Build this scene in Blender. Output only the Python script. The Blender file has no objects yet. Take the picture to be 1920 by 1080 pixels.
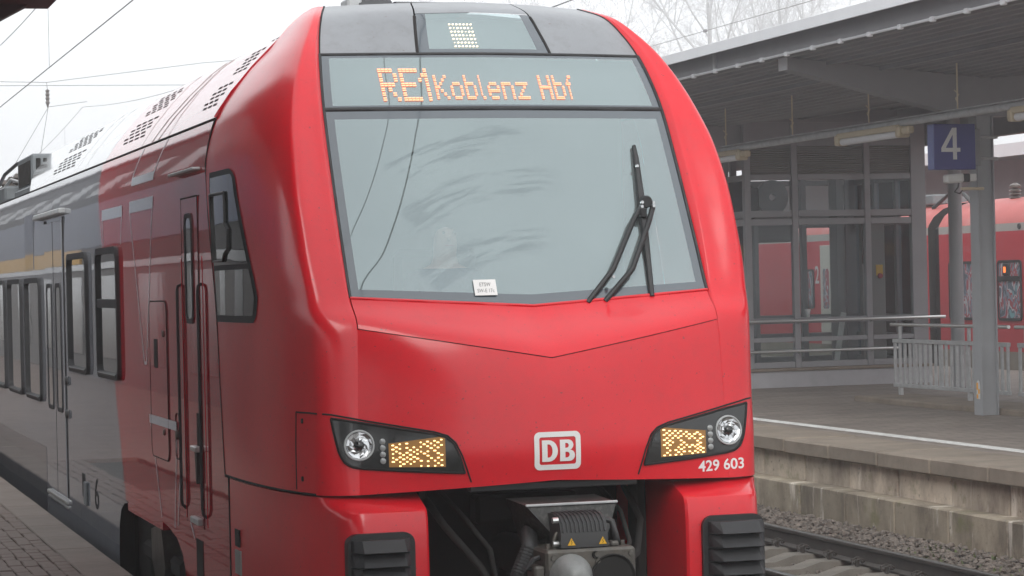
import bpy, bmesh, math, random
from mathutils import Vector, Matrix
from mathutils.bvhtree import BVHTree
R = math.radians
random.seed(7)
scn = bpy.context.scene
COL = scn.collection

# ------------------------------------------------------------------ camera, sky, sun, exposure
cam_d = bpy.data.cameras.new('camera'); cam = bpy.data.objects.new('camera', cam_d); COL.objects.link(cam)
cam_d.sensor_width = 36.0; cam_d.lens = 36.0 * 4600 / 1920
cam_d.clip_start = 0.1; cam_d.clip_end = 3000
cam.matrix_world = Matrix.Translation((0, 0, 2.52)) @ Matrix.Rotation(R(-16.9855), 4, 'Z') @ Matrix.Rotation(R(90 - 0.148), 4, 'X') @ Matrix.Rotation(R(-1.3), 4, 'Z')
scn.camera = cam
SUN_EL, SUN_AZ = 34, 199          # soft light from behind the camera
w = bpy.data.worlds.new('World'); scn.world = w; w.use_nodes = True
nt = w.node_tree; nt.nodes.clear()
sky = nt.nodes.new('ShaderNodeTexSky'); sky.sky_type = 'NISHITA'; sky.sun_disc = False
sky.sun_elevation = R(SUN_EL); sky.sun_rotation = R(SUN_AZ); sky.air_density = 1.0; sky.dust_density = 6.0; sky.ozone_density = 1.0
hs = nt.nodes.new('ShaderNodeHueSaturation'); hs.inputs['Saturation'].default_value = 0.18
mx = nt.nodes.new('ShaderNodeMix'); mx.data_type = 'RGBA'; mx.inputs[0].default_value = 0.9   # closed cloud layer over the clear sky
mx.inputs[7].default_value = (9.9, 10.2, 10.5, 1)
bg = nt.nodes.new('ShaderNodeBackground'); bg.inputs[1].default_value = 0.1
wo = nt.nodes.new('ShaderNodeOutputWorld')
nt.links.new(sky.outputs[0], hs.inputs['Color']); nt.links.new(hs.outputs[0], mx.inputs[6])
nt.links.new(mx.outputs[2], bg.inputs[0]); nt.links.new(bg.outputs[0], wo.inputs[0])
sd = bpy.data.lights.new('sun', 'SUN'); sd.energy = 1.5; sd.angle = R(40); sd.color = (1.0, 0.97, 0.93)
so = bpy.data.objects.new('sun', sd); COL.objects.link(so)
az = R(SUN_AZ)
sun_dir = Vector((math.sin(az) * math.cos(R(SUN_EL)), math.cos(az) * math.cos(R(SUN_EL)), math.sin(R(SUN_EL))))
so.rotation_euler = sun_dir.to_track_quat('Z', 'Y').to_euler()
vs = scn.view_settings; vs.view_transform = 'Standard'; vs.look = 'None'; vs.exposure = 0.54; vs.gamma = 1.0; vs.use_curve_mapping = False
scn.render.engine = 'CYCLES'
scn.cycles.use_denoising = True
scn.cycles.max_bounces = 8; scn.cycles.transparent_max_bounces = 12; scn.cycles.volume_bounces = 2
scn.cycles.sample_clamp_indirect = 6.0

# ------------------------------------------------------------------ helpers
def tag(o, label=None, cat=None, group=None, kind=None):
    if label: o['label'] = label
    if cat: o['category'] = cat
    if group: o['group'] = group
    if kind: o['kind'] = kind
    return o

def empty(name, loc=(0, 0, 0), parent=None):
    o = bpy.data.objects.new(name, None); COL.objects.link(o); o.location = loc; o.empty_display_size = 0.2
    if parent: o.parent = parent
    return o

class MB:
    def __init__(s): s.v = []; s.f = []; s.m = []
    def add(s, vs_, fs, m=0):
        b = len(s.v); s.v += [tuple(p) for p in vs_]
        for f in fs: s.f.append(tuple(b + i for i in f)); s.m.append(m)
        return s
    def quad(s, a, b, c, d, m=0): return s.add([a, b, c, d], [(0, 1, 2, 3)], m)
    def box(s, x0, x1, y0, y1, z0, z1, m=0):
        p = [(x, y, z) for z in (z0, z1) for y in (y0, y1) for x in (x0, x1)]
        return s.add(p, [(0, 2, 3, 1), (4, 5, 7, 6), (0, 1, 5, 4), (2, 6, 7, 3), (0, 4, 6, 2), (1, 3, 7, 5)], m)
    def cbox(s, x0, x1, y0, y1, z0, z1, c=0.01, m=0):       # box with chamfered edges
        bm = bmesh.new(); bmesh.ops.create_cube(bm, size=1)
        for v in bm.verts: v.co = Vector(((x0 + x1) / 2 + v.co.x * (x1 - x0), (y0 + y1) / 2 + v.co.y * (y1 - y0), (z0 + z1) / 2 + v.co.z * (z1 - z0)))
        bmesh.ops.bevel(bm, geom=bm.edges[:], offset=c, segments=1, affect='EDGES')
        bm.verts.index_update(); s.add([v.co for v in bm.verts], [[v.index for v in f.verts] for f in bm.faces], m); bm.free(); return s
    def prism(s, poly, axis, a, b, m=0):       # poly in the two other axes, extruded from a to b
        def P(p, t): return {'x': (t, p[0], p[1]), 'y': (p[0], t, p[1]), 'z': (p[0], p[1], t)}[axis]
        n = len(poly); vs_ = [P(p, a) for p in poly] + [P(p, b) for p in poly]
        fs = [tuple(range(n)), tuple(range(2 * n - 1, n - 1, -1))] + [(i, i + n, (i + 1) % n + n, (i + 1) % n) for i in range(n)]
        return s.add(vs_, fs, m)
    def tube(s, pts, r, n=8, m=0, cap=True):
        pts = [Vector(p) for p in pts]; rr = r if isinstance(r, (list, tuple)) else [r] * len(pts)
        rings = []; prev = None
        for i, p in enumerate(pts):
            d = (pts[min(i + 1, len(pts) - 1)] - pts[max(i - 1, 0)]).normalized()
            if prev is None: u = d.orthogonal().normalized()
            else:
                u = prev - d * prev.dot(d)
                u = u.normalized() if u.length > 1e-6 else d.orthogonal().normalized()
            prev = u; v = d.cross(u)
            rings.append([p + (u * math.cos(2 * math.pi * k / n) + v * math.sin(2 * math.pi * k / n)) * rr[i] for k in range(n)])
        b = len(s.v); s.v += [tuple(q) for g in rings for q in g]
        for i in range(len(pts) - 1):
            for k in range(n):
                s.f.append((b + i * n + k, b + i * n + (k + 1) % n, b + (i + 1) * n + (k + 1) % n, b + (i + 1) * n + k)); s.m.append(m)
        if cap:
            s.f.append(tuple(b + k for k in reversed(range(n)))); s.m.append(m)
            s.f.append(tuple(b + (len(pts) - 1) * n + k for k in range(n))); s.m.append(m)
        return s
    def grid(s, rows, m=0, flip=False):        # rows: list of equal-length point lists
        b = len(s.v); n = len(rows[0])
        for r_ in rows: s.v += [tuple(p) for p in r_]
        for i in range(len(rows) - 1):
            for k in range(n - 1):
                q = (b + i * n + k, b + i * n + k + 1, b + (i + 1) * n + k + 1, b + (i + 1) * n + k)
                s.f.append(q[::-1] if flip else q); s.m.append(m)
        return s
    def lathe(s, prof, centre, axis='y', n=24, m=0):   # prof: (r, t) pairs along axis
        rows = []
        for r_, t in prof:
            row = []
            for k in range(n + 1):
                a = 2 * math.pi * k / n; c_, d_ = r_ * math.cos(a), r_ * math.sin(a)
                row.append({'y': (centre[0] + c_, centre[1] + t, centre[2] + d_), 'z': (centre[0] + c_, centre[1] + d_, centre[2] + t), 'x': (centre[0] + t, centre[1] + c_, centre[2] + d_)}[axis])
            rows.append(row)
        return s.grid(rows, m)
    def build(s, name, mats, parent=None, smooth=None, fix=True):
        me = bpy.data.meshes.new(name); me.from_pydata(s.v, [], s.f)
        mats = mats if isinstance(mats, (list, tuple)) else [mats]
        for m in mats: me.materials.append(m)
        me.polygons.foreach_set('material_index', s.m)
        if fix:
            bm = bmesh.new(); bm.from_mesh(me); bmesh.ops.remove_doubles(bm, verts=bm.verts, dist=1e-5)
            bmesh.ops.recalc_face_normals(bm, faces=bm.faces); bm.to_mesh(me); bm.free()
        if smooth is not None:
            me.polygons.foreach_set('use_smooth', [True] * len(me.polygons)); me.set_sharp_from_angle(angle=R(smooth))
        me.update()
        o = bpy.data.objects.new(name, me); COL.objects.link(o)
        if parent: o.parent = parent
        return o

def copy_of(o, parent=None, loc=None):
    c = o.copy(); COL.objects.link(c)
    if parent: c.parent = parent
    if loc is not None: c.location = loc
    return c

def text_mesh(body, size, bold=0.0):
    cu = bpy.data.curves.new('t', 'FONT'); cu.body = body; cu.size = size; cu.offset = bold; cu.resolution_u = 4
    ob = bpy.data.objects.new('t', cu); COL.objects.link(ob); dg = bpy.context.evaluated_depsgraph_get()
    me = ob.evaluated_get(dg).to_mesh()
    vs_ = [tuple(v.co) for v in me.vertices]; fs = [tuple(p.vertices) for p in me.polygons]
    ob.evaluated_get(dg).to_mesh_clear(); bpy.data.objects.remove(ob); bpy.data.curves.remove(cu)
    xs = [v[0] for v in vs_]; ys = [v[1] for v in vs_]
    x0, x1, y0, y1 = min(xs), max(xs), min(ys), max(ys)
    return [((v[0] - x0) / (x1 - x0), (v[1] - y0) / (y1 - y0)) for v in vs_], fs       # normalised to the unit box

def pchip(xs, ys):
    n = len(xs); h = [xs[i + 1] - xs[i] for i in range(n - 1)]; d = [(ys[i + 1] - ys[i]) / h[i] for i in range(n - 1)]
    m = [0.0] * n; m[0] = d[0]; m[-1] = d[-1]
    for i in range(1, n - 1):
        if d[i - 1] * d[i] > 0:
            w1 = 2 * h[i] + h[i - 1]; w2 = h[i] + 2 * h[i - 1]; m[i] = (w1 + w2) / (w1 / d[i - 1] + w2 / d[i])
    def f(x):
        x = min(max(x, xs[0]), xs[-1]); i = 0
        while i < n - 2 and x > xs[i + 1]: i += 1
        t = (x - xs[i]) / h[i]
        return ((1 + 2 * t) * (1 - t) ** 2) * ys[i] + t * (1 - t) ** 2 * h[i] * m[i] + t * t * (3 - 2 * t) * ys[i + 1] + t * t * (t - 1) * h[i] * m[i + 1]
    return f

def lerp_table(tab):
    def f(x):
        if x <= tab[0][0]: return tab[0][1]
        for (a, b), (c, d) in zip(tab, tab[1:]):
            if x <= c: return b + (d - b) * (x - a) / (c - a)
        return tab[-1][1]
    return f

# ------------------------------------------------------------------ materials
MATS = {}
def mat(name, col, rough=0.5, metal=0.0, coat=0.0, coat_r=0.05, var=0.0, vscale=3.0, bump=0.0, bscale=40.0, spec=0.5, dirt=0.0, dirt_col=(0.2, 0.18, 0.16), dirt_scale=6.0, emit=None, estr=0.0, rvar=0.0, specks=0.0, bricks=None):
    m = bpy.data.materials.new(name); m.use_nodes = True; t = m.node_tree; b = t.nodes['Principled BSDF']
    b.inputs['Base Color'].default_value = (*col, 1); b.inputs['Roughness'].default_value = rough; b.inputs['Metallic'].default_value = metal
    b.inputs['Coat Weight'].default_value = coat; b.inputs['Coat Roughness'].default_value = coat_r; b.inputs['Specular IOR Level'].default_value = spec
    tc = t.nodes.new('ShaderNodeTexCoord')
    if var or dirt:
        nz = t.nodes.new('ShaderNodeTexNoise'); nz.inputs['Scale'].default_value = vscale; nz.inputs['Detail'].default_value = 5; nz.inputs['Roughness'].default_value = 0.6
        t.links.new(tc.outputs['Object'], nz.inputs['Vector'])
        mr = t.nodes.new('ShaderNodeMapRange'); mr.inputs[1].default_value = 0.3; mr.inputs[2].default_value = 0.7; mr.inputs[3].default_value = 1 - var; mr.inputs[4].default_value = 1 + var
        t.links.new(nz.outputs['Fac'], mr.inputs[0])
        mu = t.nodes.new('ShaderNodeVectorMath'); mu.operation = 'SCALE'; mu.inputs[0].default_value = col
        t.links.new(mr.outputs[0], mu.inputs['Scale']); out = mu.outputs[0]
        if dirt:
            n2 = t.nodes.new('ShaderNodeTexNoise'); n2.inputs['Scale'].default_value = dirt_scale; n2.inputs['Detail'].default_value = 9; n2.inputs['Roughness'].default_value = 0.72
            t.links.new(tc.outputs['Object'], n2.inputs['Vector'])
            m2 = t.nodes.new('ShaderNodeMapRange'); m2.inputs[1].default_value = 0.48; m2.inputs[2].default_value = 0.75; m2.inputs[3].default_value = 0; m2.inputs[4].default_value = dirt
            t.links.new(n2.outputs['Fac'], m2.inputs[0])
            mi = t.nodes.new('ShaderNodeMix'); mi.data_type = 'RGBA'; mi.inputs[7].default_value = (*dirt_col, 1)
            t.links.new(m2.outputs[0], mi.inputs[0]); t.links.new(out, mi.inputs[6]); out = mi.outputs[2]
        if specks:      # fly specks and brake dust
            n4 = t.nodes.new('ShaderNodeTexNoise'); n4.inputs['Scale'].default_value = 55; n4.inputs['Detail'].default_value = 3; t.links.new(tc.outputs['Object'], n4.inputs['Vector'])
            m4 = t.nodes.new('ShaderNodeMapRange'); m4.inputs[1].default_value = 0.69; m4.inputs[2].default_value = 0.74; m4.inputs[4].default_value = specks; t.links.new(n4.outputs['Fac'], m4.inputs[0])
            i4 = t.nodes.new('ShaderNodeMix'); i4.data_type = 'RGBA'; i4.inputs[7].default_value = (0.10, 0.03, 0.03, 1); t.links.new(m4.outputs[0], i4.inputs[0]); t.links.new(out, i4.inputs[6]); out = i4.outputs[2]
        if bricks:      # faint laying pattern of small slabs
            bt = t.nodes.new('ShaderNodeTexBrick'); bt.inputs['Scale'].default_value = 1.0; bt.inputs['Brick Width'].default_value = bricks[0]; bt.inputs['Row Height'].default_value = bricks[1]; bt.inputs['Mortar Size'].default_value = 0.012
            bt.inputs['Color1'].default_value = (1, 1, 1, 1); bt.inputs['Color2'].default_value = (.82, .82, .82, 1); bt.inputs['Mortar'].default_value = (.5, .5, .5, 1); t.links.new(tc.outputs['Object'], bt.inputs['Vector'])
            i5 = t.nodes.new('ShaderNodeMix'); i5.data_type = 'RGBA'; i5.blend_type = 'MULTIPLY'; i5.inputs[0].default_value = 1.0; t.links.new(out, i5.inputs[6]); t.links.new(bt.outputs['Color'], i5.inputs[7]); out = i5.outputs[2]
        t.links.new(out, b.inputs['Base Color'])
        if rvar:
            m3 = t.nodes.new('ShaderNodeMapRange'); m3.inputs[3].default_value = max(0, rough - rvar); m3.inputs[4].default_value = rough + rvar
            t.links.new(nz.outputs['Fac'], m3.inputs[0]); t.links.new(m3.outputs[0], b.inputs['Roughness'])
    if bump:
        nb = t.nodes.new('ShaderNodeTexNoise'); nb.inputs['Scale'].default_value = bscale; nb.inputs['Detail'].default_value = 4
        t.links.new(tc.outputs['Object'], nb.inputs['Vector'])
        bp = t.nodes.new('ShaderNodeBump'); bp.inputs['Strength'].default_value = 1.0; bp.inputs['Distance'].default_value = bump
        t.links.new(nb.outputs['Fac'], bp.inputs['Height']); t.links.new(bp.outputs[0], b.inputs['Normal'])
        if coat: t.links.new(bp.outputs[0], b.inputs['Coat Normal'])
    if emit:
        b.inputs['Emission Color'].default_value = (*emit, 1); b.inputs['Emission Strength'].default_value = estr
    MATS[name] = m; return m

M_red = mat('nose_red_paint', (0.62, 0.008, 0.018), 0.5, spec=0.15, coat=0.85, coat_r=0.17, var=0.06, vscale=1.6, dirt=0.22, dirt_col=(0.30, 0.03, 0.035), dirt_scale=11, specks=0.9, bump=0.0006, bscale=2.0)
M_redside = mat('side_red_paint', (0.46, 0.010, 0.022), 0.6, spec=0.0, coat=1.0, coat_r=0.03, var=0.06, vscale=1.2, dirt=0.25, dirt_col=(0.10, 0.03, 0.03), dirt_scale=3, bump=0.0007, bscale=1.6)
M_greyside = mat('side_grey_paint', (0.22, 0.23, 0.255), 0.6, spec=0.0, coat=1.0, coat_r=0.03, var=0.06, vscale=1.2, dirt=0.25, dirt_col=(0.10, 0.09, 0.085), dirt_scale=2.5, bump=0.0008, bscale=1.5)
M_darkside = mat('side_dark_grey_paint', (0.09, 0.095, 0.11), 0.6, spec=0.0, coat=1.0, coat_r=0.05, var=0.08, vscale=1.5)
M_fair = mat('roof_red_paint', (0.50, 0.03, 0.04), 0.3, coat=1.0, coat_r=0.06, var=0.05)
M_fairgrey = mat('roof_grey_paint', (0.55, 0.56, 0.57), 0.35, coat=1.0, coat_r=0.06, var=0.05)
M_cap = mat('cowl_grey_paint', (0.21, 0.22, 0.235), 0.4, coat=0.4, coat_r=0.25, specks=0.6, var=0.06, vscale=3, dirt=0.35, dirt_col=(0.09, 0.085, 0.08), dirt_scale=10)
M_black = mat('black_plastic', (0.012, 0.012, 0.013), 0.45)
M_rubber = mat('black_rubber', (0.02, 0.02, 0.022), 0.6, var=0.2, vscale=8)
M_gap = mat('panel_gap', (0.01, 0.008, 0.008), 0.8)
M_frit = mat('frit_band', (0.05, 0.065, 0.08), 0.12, coat=1.0, coat_r=0.03, spec=1.0)
M_lampblack = mat('headlight_surround', (0.016, 0.017, 0.017), 0.25, coat=0.6, coat_r=0.08)
M_chrome = mat('chrome', (0.60, 0.61, 0.62), 0.24, metal=1.0)
M_bulb = mat('bulb_glass', (0.25, 0.26, 0.26), 0.1, coat=1.0)
M_led = mat('headlight_led', (1, 0.8, 0.45), 0.4, emit=(1.0, 0.68, 0.28), estr=1.5)
M_ledbase = mat('headlight_led_board', (0.22, 0.11, 0.03), 0.4, emit=(1.0, 0.5, 0.12), estr=0.06)
M_text_led = mat('destination_led', (1, 0.45, 0.25), 0.5, emit=(1.0, 0.30, 0.17), estr=0.80)
M_top_led = mat('top_lamp_led', (1, 0.9, 0.75), 0.5, emit=(1.0, 0.80, 0.55), estr=0.9)
M_white = mat('white_lettering', (0.72, 0.71, 0.70), 0.5)
M_silver = mat('silver_stripe', (0.60, 0.63, 0.70), 0.4, coat=0.5)
M_steel = mat('dirty_steel', (0.12, 0.112, 0.10), 0.45, metal=0.6, var=0.35, vscale=9, dirt=0.6, dirt_col=(0.11, 0.085, 0.06), dirt_scale=14, bump=0.002, bscale=60)
M_hoodm = mat('greasy_steel', (0.022, 0.021, 0.020), 0.45, metal=0.2, var=0.3, vscale=9, dirt=0.5, dirt_col=(0.20, 0.19, 0.17), dirt_scale=30)
M_zinc = mat('galvanised_steel', (0.44, 0.45, 0.455), 0.5, metal=0.15, var=0.15, vscale=10)
M_stainless = mat('stainless_steel', (0.62, 0.62, 0.61), 0.28, metal=0.9)
M_hose = mat('hose_rubber', (0.03, 0.03, 0.031), 0.55)
M_yellow = mat('warning_yellow', (0.75, 0.42, 0.02), 0.5)
M_orange = mat('orange_sticker', (0.80, 0.38, 0.03), 0.5)
M_deep = mat('undercarriage_black', (0.012, 0.011, 0.010), 0.9, var=0.3)
M_cone = mat('worn_paint_grey', (0.22, 0.225, 0.22), 0.5, metal=0.2, var=0.15, vscale=12)
M_cabgrey = mat('cab_interior', (0.10, 0.105, 0.11), 0.7)
M_dash = mat('cab_desk', (0.05, 0.05, 0.055), 0.6)
M_sidewin = mat('train_window_glass', (0.030, 0.036, 0.038), 0.03, spec=1.0, coat=1.0, coat_r=0.01, bump=0.0006, bscale=1.2)
M_rust = mat('rail_rust', (0.055, 0.048, 0.043), 0.6, metal=0.3, var=0.25, vscale=6)
M_railtop = mat('rail_running_face', (0.30, 0.30, 0.31), 0.3, metal=0.9)
M_sleeper = mat('sleeper_concrete', (0.16, 0.145, 0.125), 0.9, var=0.2, vscale=4, dirt=0.5, dirt_col=(0.08, 0.065, 0.05), bump=0.004, bscale=50)
M_ballast = mat('ballast_stone', (0.125, 0.105, 0.09), 0.9, var=0.6, vscale=13, bump=0.006, bscale=30)
M_ground = mat('ballast_bed', (0.15, 0.13, 0.11), 0.95, var=0.3, vscale=8, bump=0.03, bscale=14)
M_pave = mat('platform_paving', (0.255, 0.215, 0.185), 0.7, bricks=(0.4, 0.2), var=0.16, vscale=0.8, dirt=0.6, dirt_col=(0.12, 0.105, 0.09), dirt_scale=2.2, bump=0.003, bscale=60)
M_slab = mat('edge_slab_concrete', (0.20, 0.165, 0.145), 0.8, var=0.16, vscale=2.0, dirt=0.5, dirt_col=(0.12, 0.10, 0.085), dirt_scale=5, bump=0.002, bscale=80)
M_cope = mat('coping_concrete', (0.23, 0.19, 0.15), 0.85, var=0.2, vscale=1.4, dirt=0.5, dirt_col=(0.10, 0.09, 0.07), dirt_scale=4, bump=0.002, bscale=60)
M_brick = mat('clinker_paver', (0.17, 0.125, 0.105), 0.7, var=0.22, vscale=3.0, dirt=0.5, dirt_col=(0.12, 0.11, 0.10), dirt_scale=7, bump=0.002, bscale=60)
M_joint = mat('paver_joint', (0.055, 0.05, 0.042), 0.95, var=0.3)
M_wline = mat('worn_white_paint', (0.72, 0.72, 0.70), 0.7, var=0.12, vscale=5, dirt=0.8, dirt_col=(0.20, 0.185, 0.165), dirt_scale=9)
M_plinth = mat('plinth_render', (0.42, 0.42, 0.44), 0.8, var=0.07, vscale=2, dirt=0.3, dirt_col=(0.25, 0.25, 0.25), dirt_scale=5)
M_frame = mat('grey_metal_frame', (0.27, 0.275, 0.29), 0.45, coat=0.2, var=0.05)
M_louvre = mat('louvre_metal', (0.34, 0.33, 0.32), 0.5, var=0.12, vscale=4)
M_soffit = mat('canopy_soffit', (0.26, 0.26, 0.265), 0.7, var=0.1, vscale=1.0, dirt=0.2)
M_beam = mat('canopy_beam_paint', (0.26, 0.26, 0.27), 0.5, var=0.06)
M_fascia = mat('canopy_fascia_metal', (0.72, 0.73, 0.75), 0.4, metal=0.0, var=0.05, vscale=1.5)
M_colp = mat('column_grey_paint', (0.33, 0.34, 0.355), 0.5, var=0.06, vscale=2, dirt=0.15, dirt_col=(0.16, 0.16, 0.16))
M_blue = mat('sign_blue', (0.026, 0.026, 0.19), 0.4, var=0.04)
M_blueedge = mat('sign_edge_blue', (0.16, 0.19, 0.42), 0.4)
M_signw = mat('sign_white', (0.62, 0.62, 0.62), 0.5)
M_cream = mat('cream_housing', (0.55, 0.47, 0.33), 0.5, var=0.06)
M_tube = mat('lamp_diffuser', (0.75, 0.76, 0.78), 0.3)
M_camw = mat('camera_housing_white', (0.62, 0.62, 0.60), 0.4)
M_ptred = mat('parked_train_red', (0.50, 0.026, 0.042), 0.4, coat=0.3, coat_r=0.2, var=0.08, vscale=0.8)
M_ptroof = mat('parked_train_roof', (0.50, 0.10, 0.09), 0.5, var=0.12, vscale=0.9, dirt=0.35, dirt_col=(0.55, 0.45, 0.43), dirt_scale=1.2)
M_ptstrip = mat('parked_train_stripe', (0.40, 0.37, 0.35), 0.5)
M_ptskirt = mat('parked_train_skirt', (0.28, 0.25, 0.21), 0.7, var=0.1)
M_ptdoor = mat('parked_train_door', (0.50, 0.47, 0.43), 0.5)
M_amber = mat('amber_indicator', (1, 0.3, 0.05), 0.4, emit=(1.0, 0.16, 0.03), estr=1.1)
M_wire = mat('catenary_wire', (0.22, 0.225, 0.23), 0.5)
M_bark = mat('frost_haze_bark', (0.50, 0.50, 0.505), 0.9)  # frost tone, paled further so the colour carries part of the fog
M_insul = mat('insulator_brown', (0.10, 0.085, 0.075), 0.3)
M_equip = mat('roof_equipment_grey', (0.17, 0.185, 0.195), 0.55, metal=0.2, var=0.12, vscale=6)
M_cabinet = mat('cabinet_grey', (0.26, 0.255, 0.25), 0.5, var=0.05)
M_redknob = mat('red_knob', (0.40, 0.02, 0.03), 0.4)
M_skin = mat('skin', (0.50, 0.27, 0.21), 0.6)
M_jacket = mat('dark_blue_jacket', (0.02, 0.025, 0.05), 0.8)
M_hair = mat('dark_hair', (0.03, 0.022, 0.018), 0.7)
M_bwall = mat('reflection_wall', (0.10, 0.092, 0.088), 0.6, var=0.08)  # this and the next four: surfaces of the unseen building added for reflections
M_bdarkw = mat('reflection_cladding', (0.035, 0.032, 0.032), 0.7, var=0.15)
M_bblue = mat('reflection_blue_band', (0.012, 0.030, 0.085), 0.4, var=0.3, vscale=.8)
M_byel = mat('reflection_yellow_band', (0.60, 0.33, 0.03), 0.5)
M_bdark = mat('reflection_dark_glass', (0.03, 0.035, 0.04), 0.15)
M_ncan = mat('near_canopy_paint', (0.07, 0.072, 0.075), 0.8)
M_leaf = mat('weed_green', (0.07, 0.09, 0.03), 0.8, var=0.3)

def glass_mat(name, tint, gloss_col, gloss_fac, rough=0.02, ior=1.5):
    m = bpy.data.materials.new(name); m.use_nodes = True; t = m.node_tree; t.nodes.clear()
    o = t.nodes.new('ShaderNodeOutputMaterial'); g = t.nodes.new('ShaderNodeBsdfGlossy'); g.inputs['Color'].default_value = (*gloss_col, 1); g.inputs['Roughness'].default_value = rough
    tr = t.nodes.new('ShaderNodeBsdfTransparent'); tr.inputs['Color'].default_value = (*tint, 1)
    fr = t.nodes.new('ShaderNodeFresnel'); fr.inputs['IOR'].default_value = ior
    ad = t.nodes.new('ShaderNodeMath'); ad.operation = 'ADD'; ad.use_clamp = True; ad.inputs[1].default_value = gloss_fac
    t.links.new(fr.outputs[0], ad.inputs[0])
    mi = t.nodes.new('ShaderNodeMixShader'); t.links.new(ad.outputs[0], mi.inputs[0]); t.links.new(tr.outputs[0], mi.inputs[1]); t.links.new(g.outputs[0], mi.inputs[2])
    t.links.new(mi.outputs[0], o.inputs[0]); return m, t, mi, o
M_pane, *_ = glass_mat('building_glass', (0.90, 0.93, 0.93), (0.9, 0.92, 0.95), 0.0, 0.02, 1.22)

def windscreen_mat(name, arcs):
    m, t, mi, o = glass_mat(name, (0.62, 0.70, 0.71), (0.76, 0.88, 0.90), 0.25, 0.015)
    df = t.nodes.new('ShaderNodeBsdfDiffuse'); df.inputs['Color'].default_value = (0.48, 0.57, 0.575, 1)     # film of road dirt on the glass
    m2 = t.nodes.new('ShaderNodeMixShader'); t.links.new(mi.outputs[0], m2.inputs[1]); t.links.new(df.outputs[0], m2.inputs[2]); t.links.new(m2.outputs[0], o.inputs[0])
    tc = t.nodes.new('ShaderNodeTexCoord'); sx = t.nodes.new('ShaderNodeSeparateXYZ'); t.links.new(tc.outputs['Object'], sx.inputs[0])
    def math_(op, a, b=None, c=None):
        n = t.nodes.new('ShaderNodeMath'); n.operation = op
        for i, v in enumerate((a, b, c)):
            if v is None: continue
            if isinstance(v, (int, float)): n.inputs[i].default_value = v
            else: t.links.new(v, n.inputs[i])
        return n.outputs[0]
    def smooth(v, a, b):
        n = t.nodes.new('ShaderNodeMapRange'); n.interpolation_type = 'SMOOTHSTEP'; n.inputs[1].default_value = a; n.inputs[2].default_value = b
        t.links.new(v, n.inputs[0]); return n.outputs[0]
    nz = t.nodes.new('ShaderNodeTexNoise'); nz.inputs['Scale'].default_value = 1.3; t.links.new(tc.outputs['Object'], nz.inputs['Vector'])
    film = math_('MULTIPLY_ADD', nz.outputs['Fac'], 0.20, 0.11)
    if arcs:
        px, pz = 0.10, 1.70
        dx = math_('SUBTRACT', sx.outputs[0], px); dz = math_('SUBTRACT', sx.outputs[2], pz)
        rr = math_('SQRT', math_('ADD', math_('MULTIPLY', dx, dx), math_('MULTIPLY', dz, dz)))
        an = math_('ARCTAN2', dx, dz)
        cv = t.nodes.new('ShaderNodeCombineXYZ'); t.links.new(math_('MULTIPLY', rr, 26.0), cv.inputs[0]); t.links.new(math_('MULTIPLY', an, 2.6), cv.inputs[1])
        n2 = t.nodes.new('ShaderNodeTexNoise'); n2.inputs['Scale'].default_value = 1.0; n2.inputs['Detail'].default_value = 6; n2.inputs['Roughness'].default_value = 0.7; t.links.new(cv.outputs[0], n2.inputs['Vector'])
        total = None
        for (r0, r1, a0, a1, th) in arcs:
            band = math_('MULTIPLY', smooth(rr, r0 - 0.03, r0 + 0.03), math_('SUBTRACT', 1.0, smooth(rr, r1 - 0.02, r1 + 0.02)))
            ang = math_('MULTIPLY', smooth(an, a0 - 0.03, a0 + 0.02), math_('SUBTRACT', 1.0, smooth(an, a1 - 0.22, a1 + 0.02)))
            k = math_('MULTIPLY', math_('MULTIPLY', band, ang), smooth(n2.outputs['Fac'], th, th + 0.10))
            total = k if total is None else math_('MAXIMUM', total, k)
        film = math_('MULTIPLY', film, math_('MULTIPLY_ADD', total, -0.9, 1.0))
        # wiped glass is also a little less mirror-like than the dried film
    t.links.new(film, m2.inputs[0]); return m
M_screen = windscreen_mat('windscreen_glass', [(0.98, 1.14, -0.68, 0.10, 0.44), (1.30, 1.46, -0.56, 0.16, 0.46), (1.55, 1.72, -0.50, 0.12, 0.50)])
M_disp = windscreen_mat('display_glass', None)

# ------------------------------------------------------------------ setting: ground, platforms, tracks
g = MB().quad((-400, -200, -0.42), (600, -200, -0.42), (600, 700, -0.42), (-400, 700, -0.42)).build('ground', M_ground)
tag(g, 'grey brown ballast and ground between the platforms', kind='structure')

# near platform (camera side), edge at x = 2.41, top z = 0.55
PL = MB().box(-9, 2.38, -30, 90, -0.45, 0.500).build('platform', M_joint); tag(PL, 'brown paved platform beside the train on the left', kind='structure')
MB().box(-8.99, 1.0, -29.9, 89.9, 0.501, 0.545).build('paved_area', M_brick, PL)
slab_me = None
for i in range(64):
    y0 = 9.0 + i * 1.0
    if slab_me is None:
        slab_me = MB().cbox(2.096, 2.41, 0.004, 0.996, 0.40, 0.55, 0.008).build('edge_slab', M_slab, PL); slab_me.location = (0, y0, 0)
    else: copy_of(slab_me, PL, (0, y0, random.uniform(-0.002, 0.002)))
MB().box(1.0, 2.094, -29.9, 14.8, 0.501, 0.546).build('paver_field', M_brick, PL)
MB().box(1.0, 2.094, 29.0, 89.9, 0.501, 0.546).build('paver_field', M_brick, PL)
pv = []
for sz in range(3):
    o = MB().cbox(0.003, 0.105, 0.003, 0.205, 0.49, 0.548, 0.006).build('paver', M_brick, PL); pv.append(o)
cnt = 0
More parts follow.
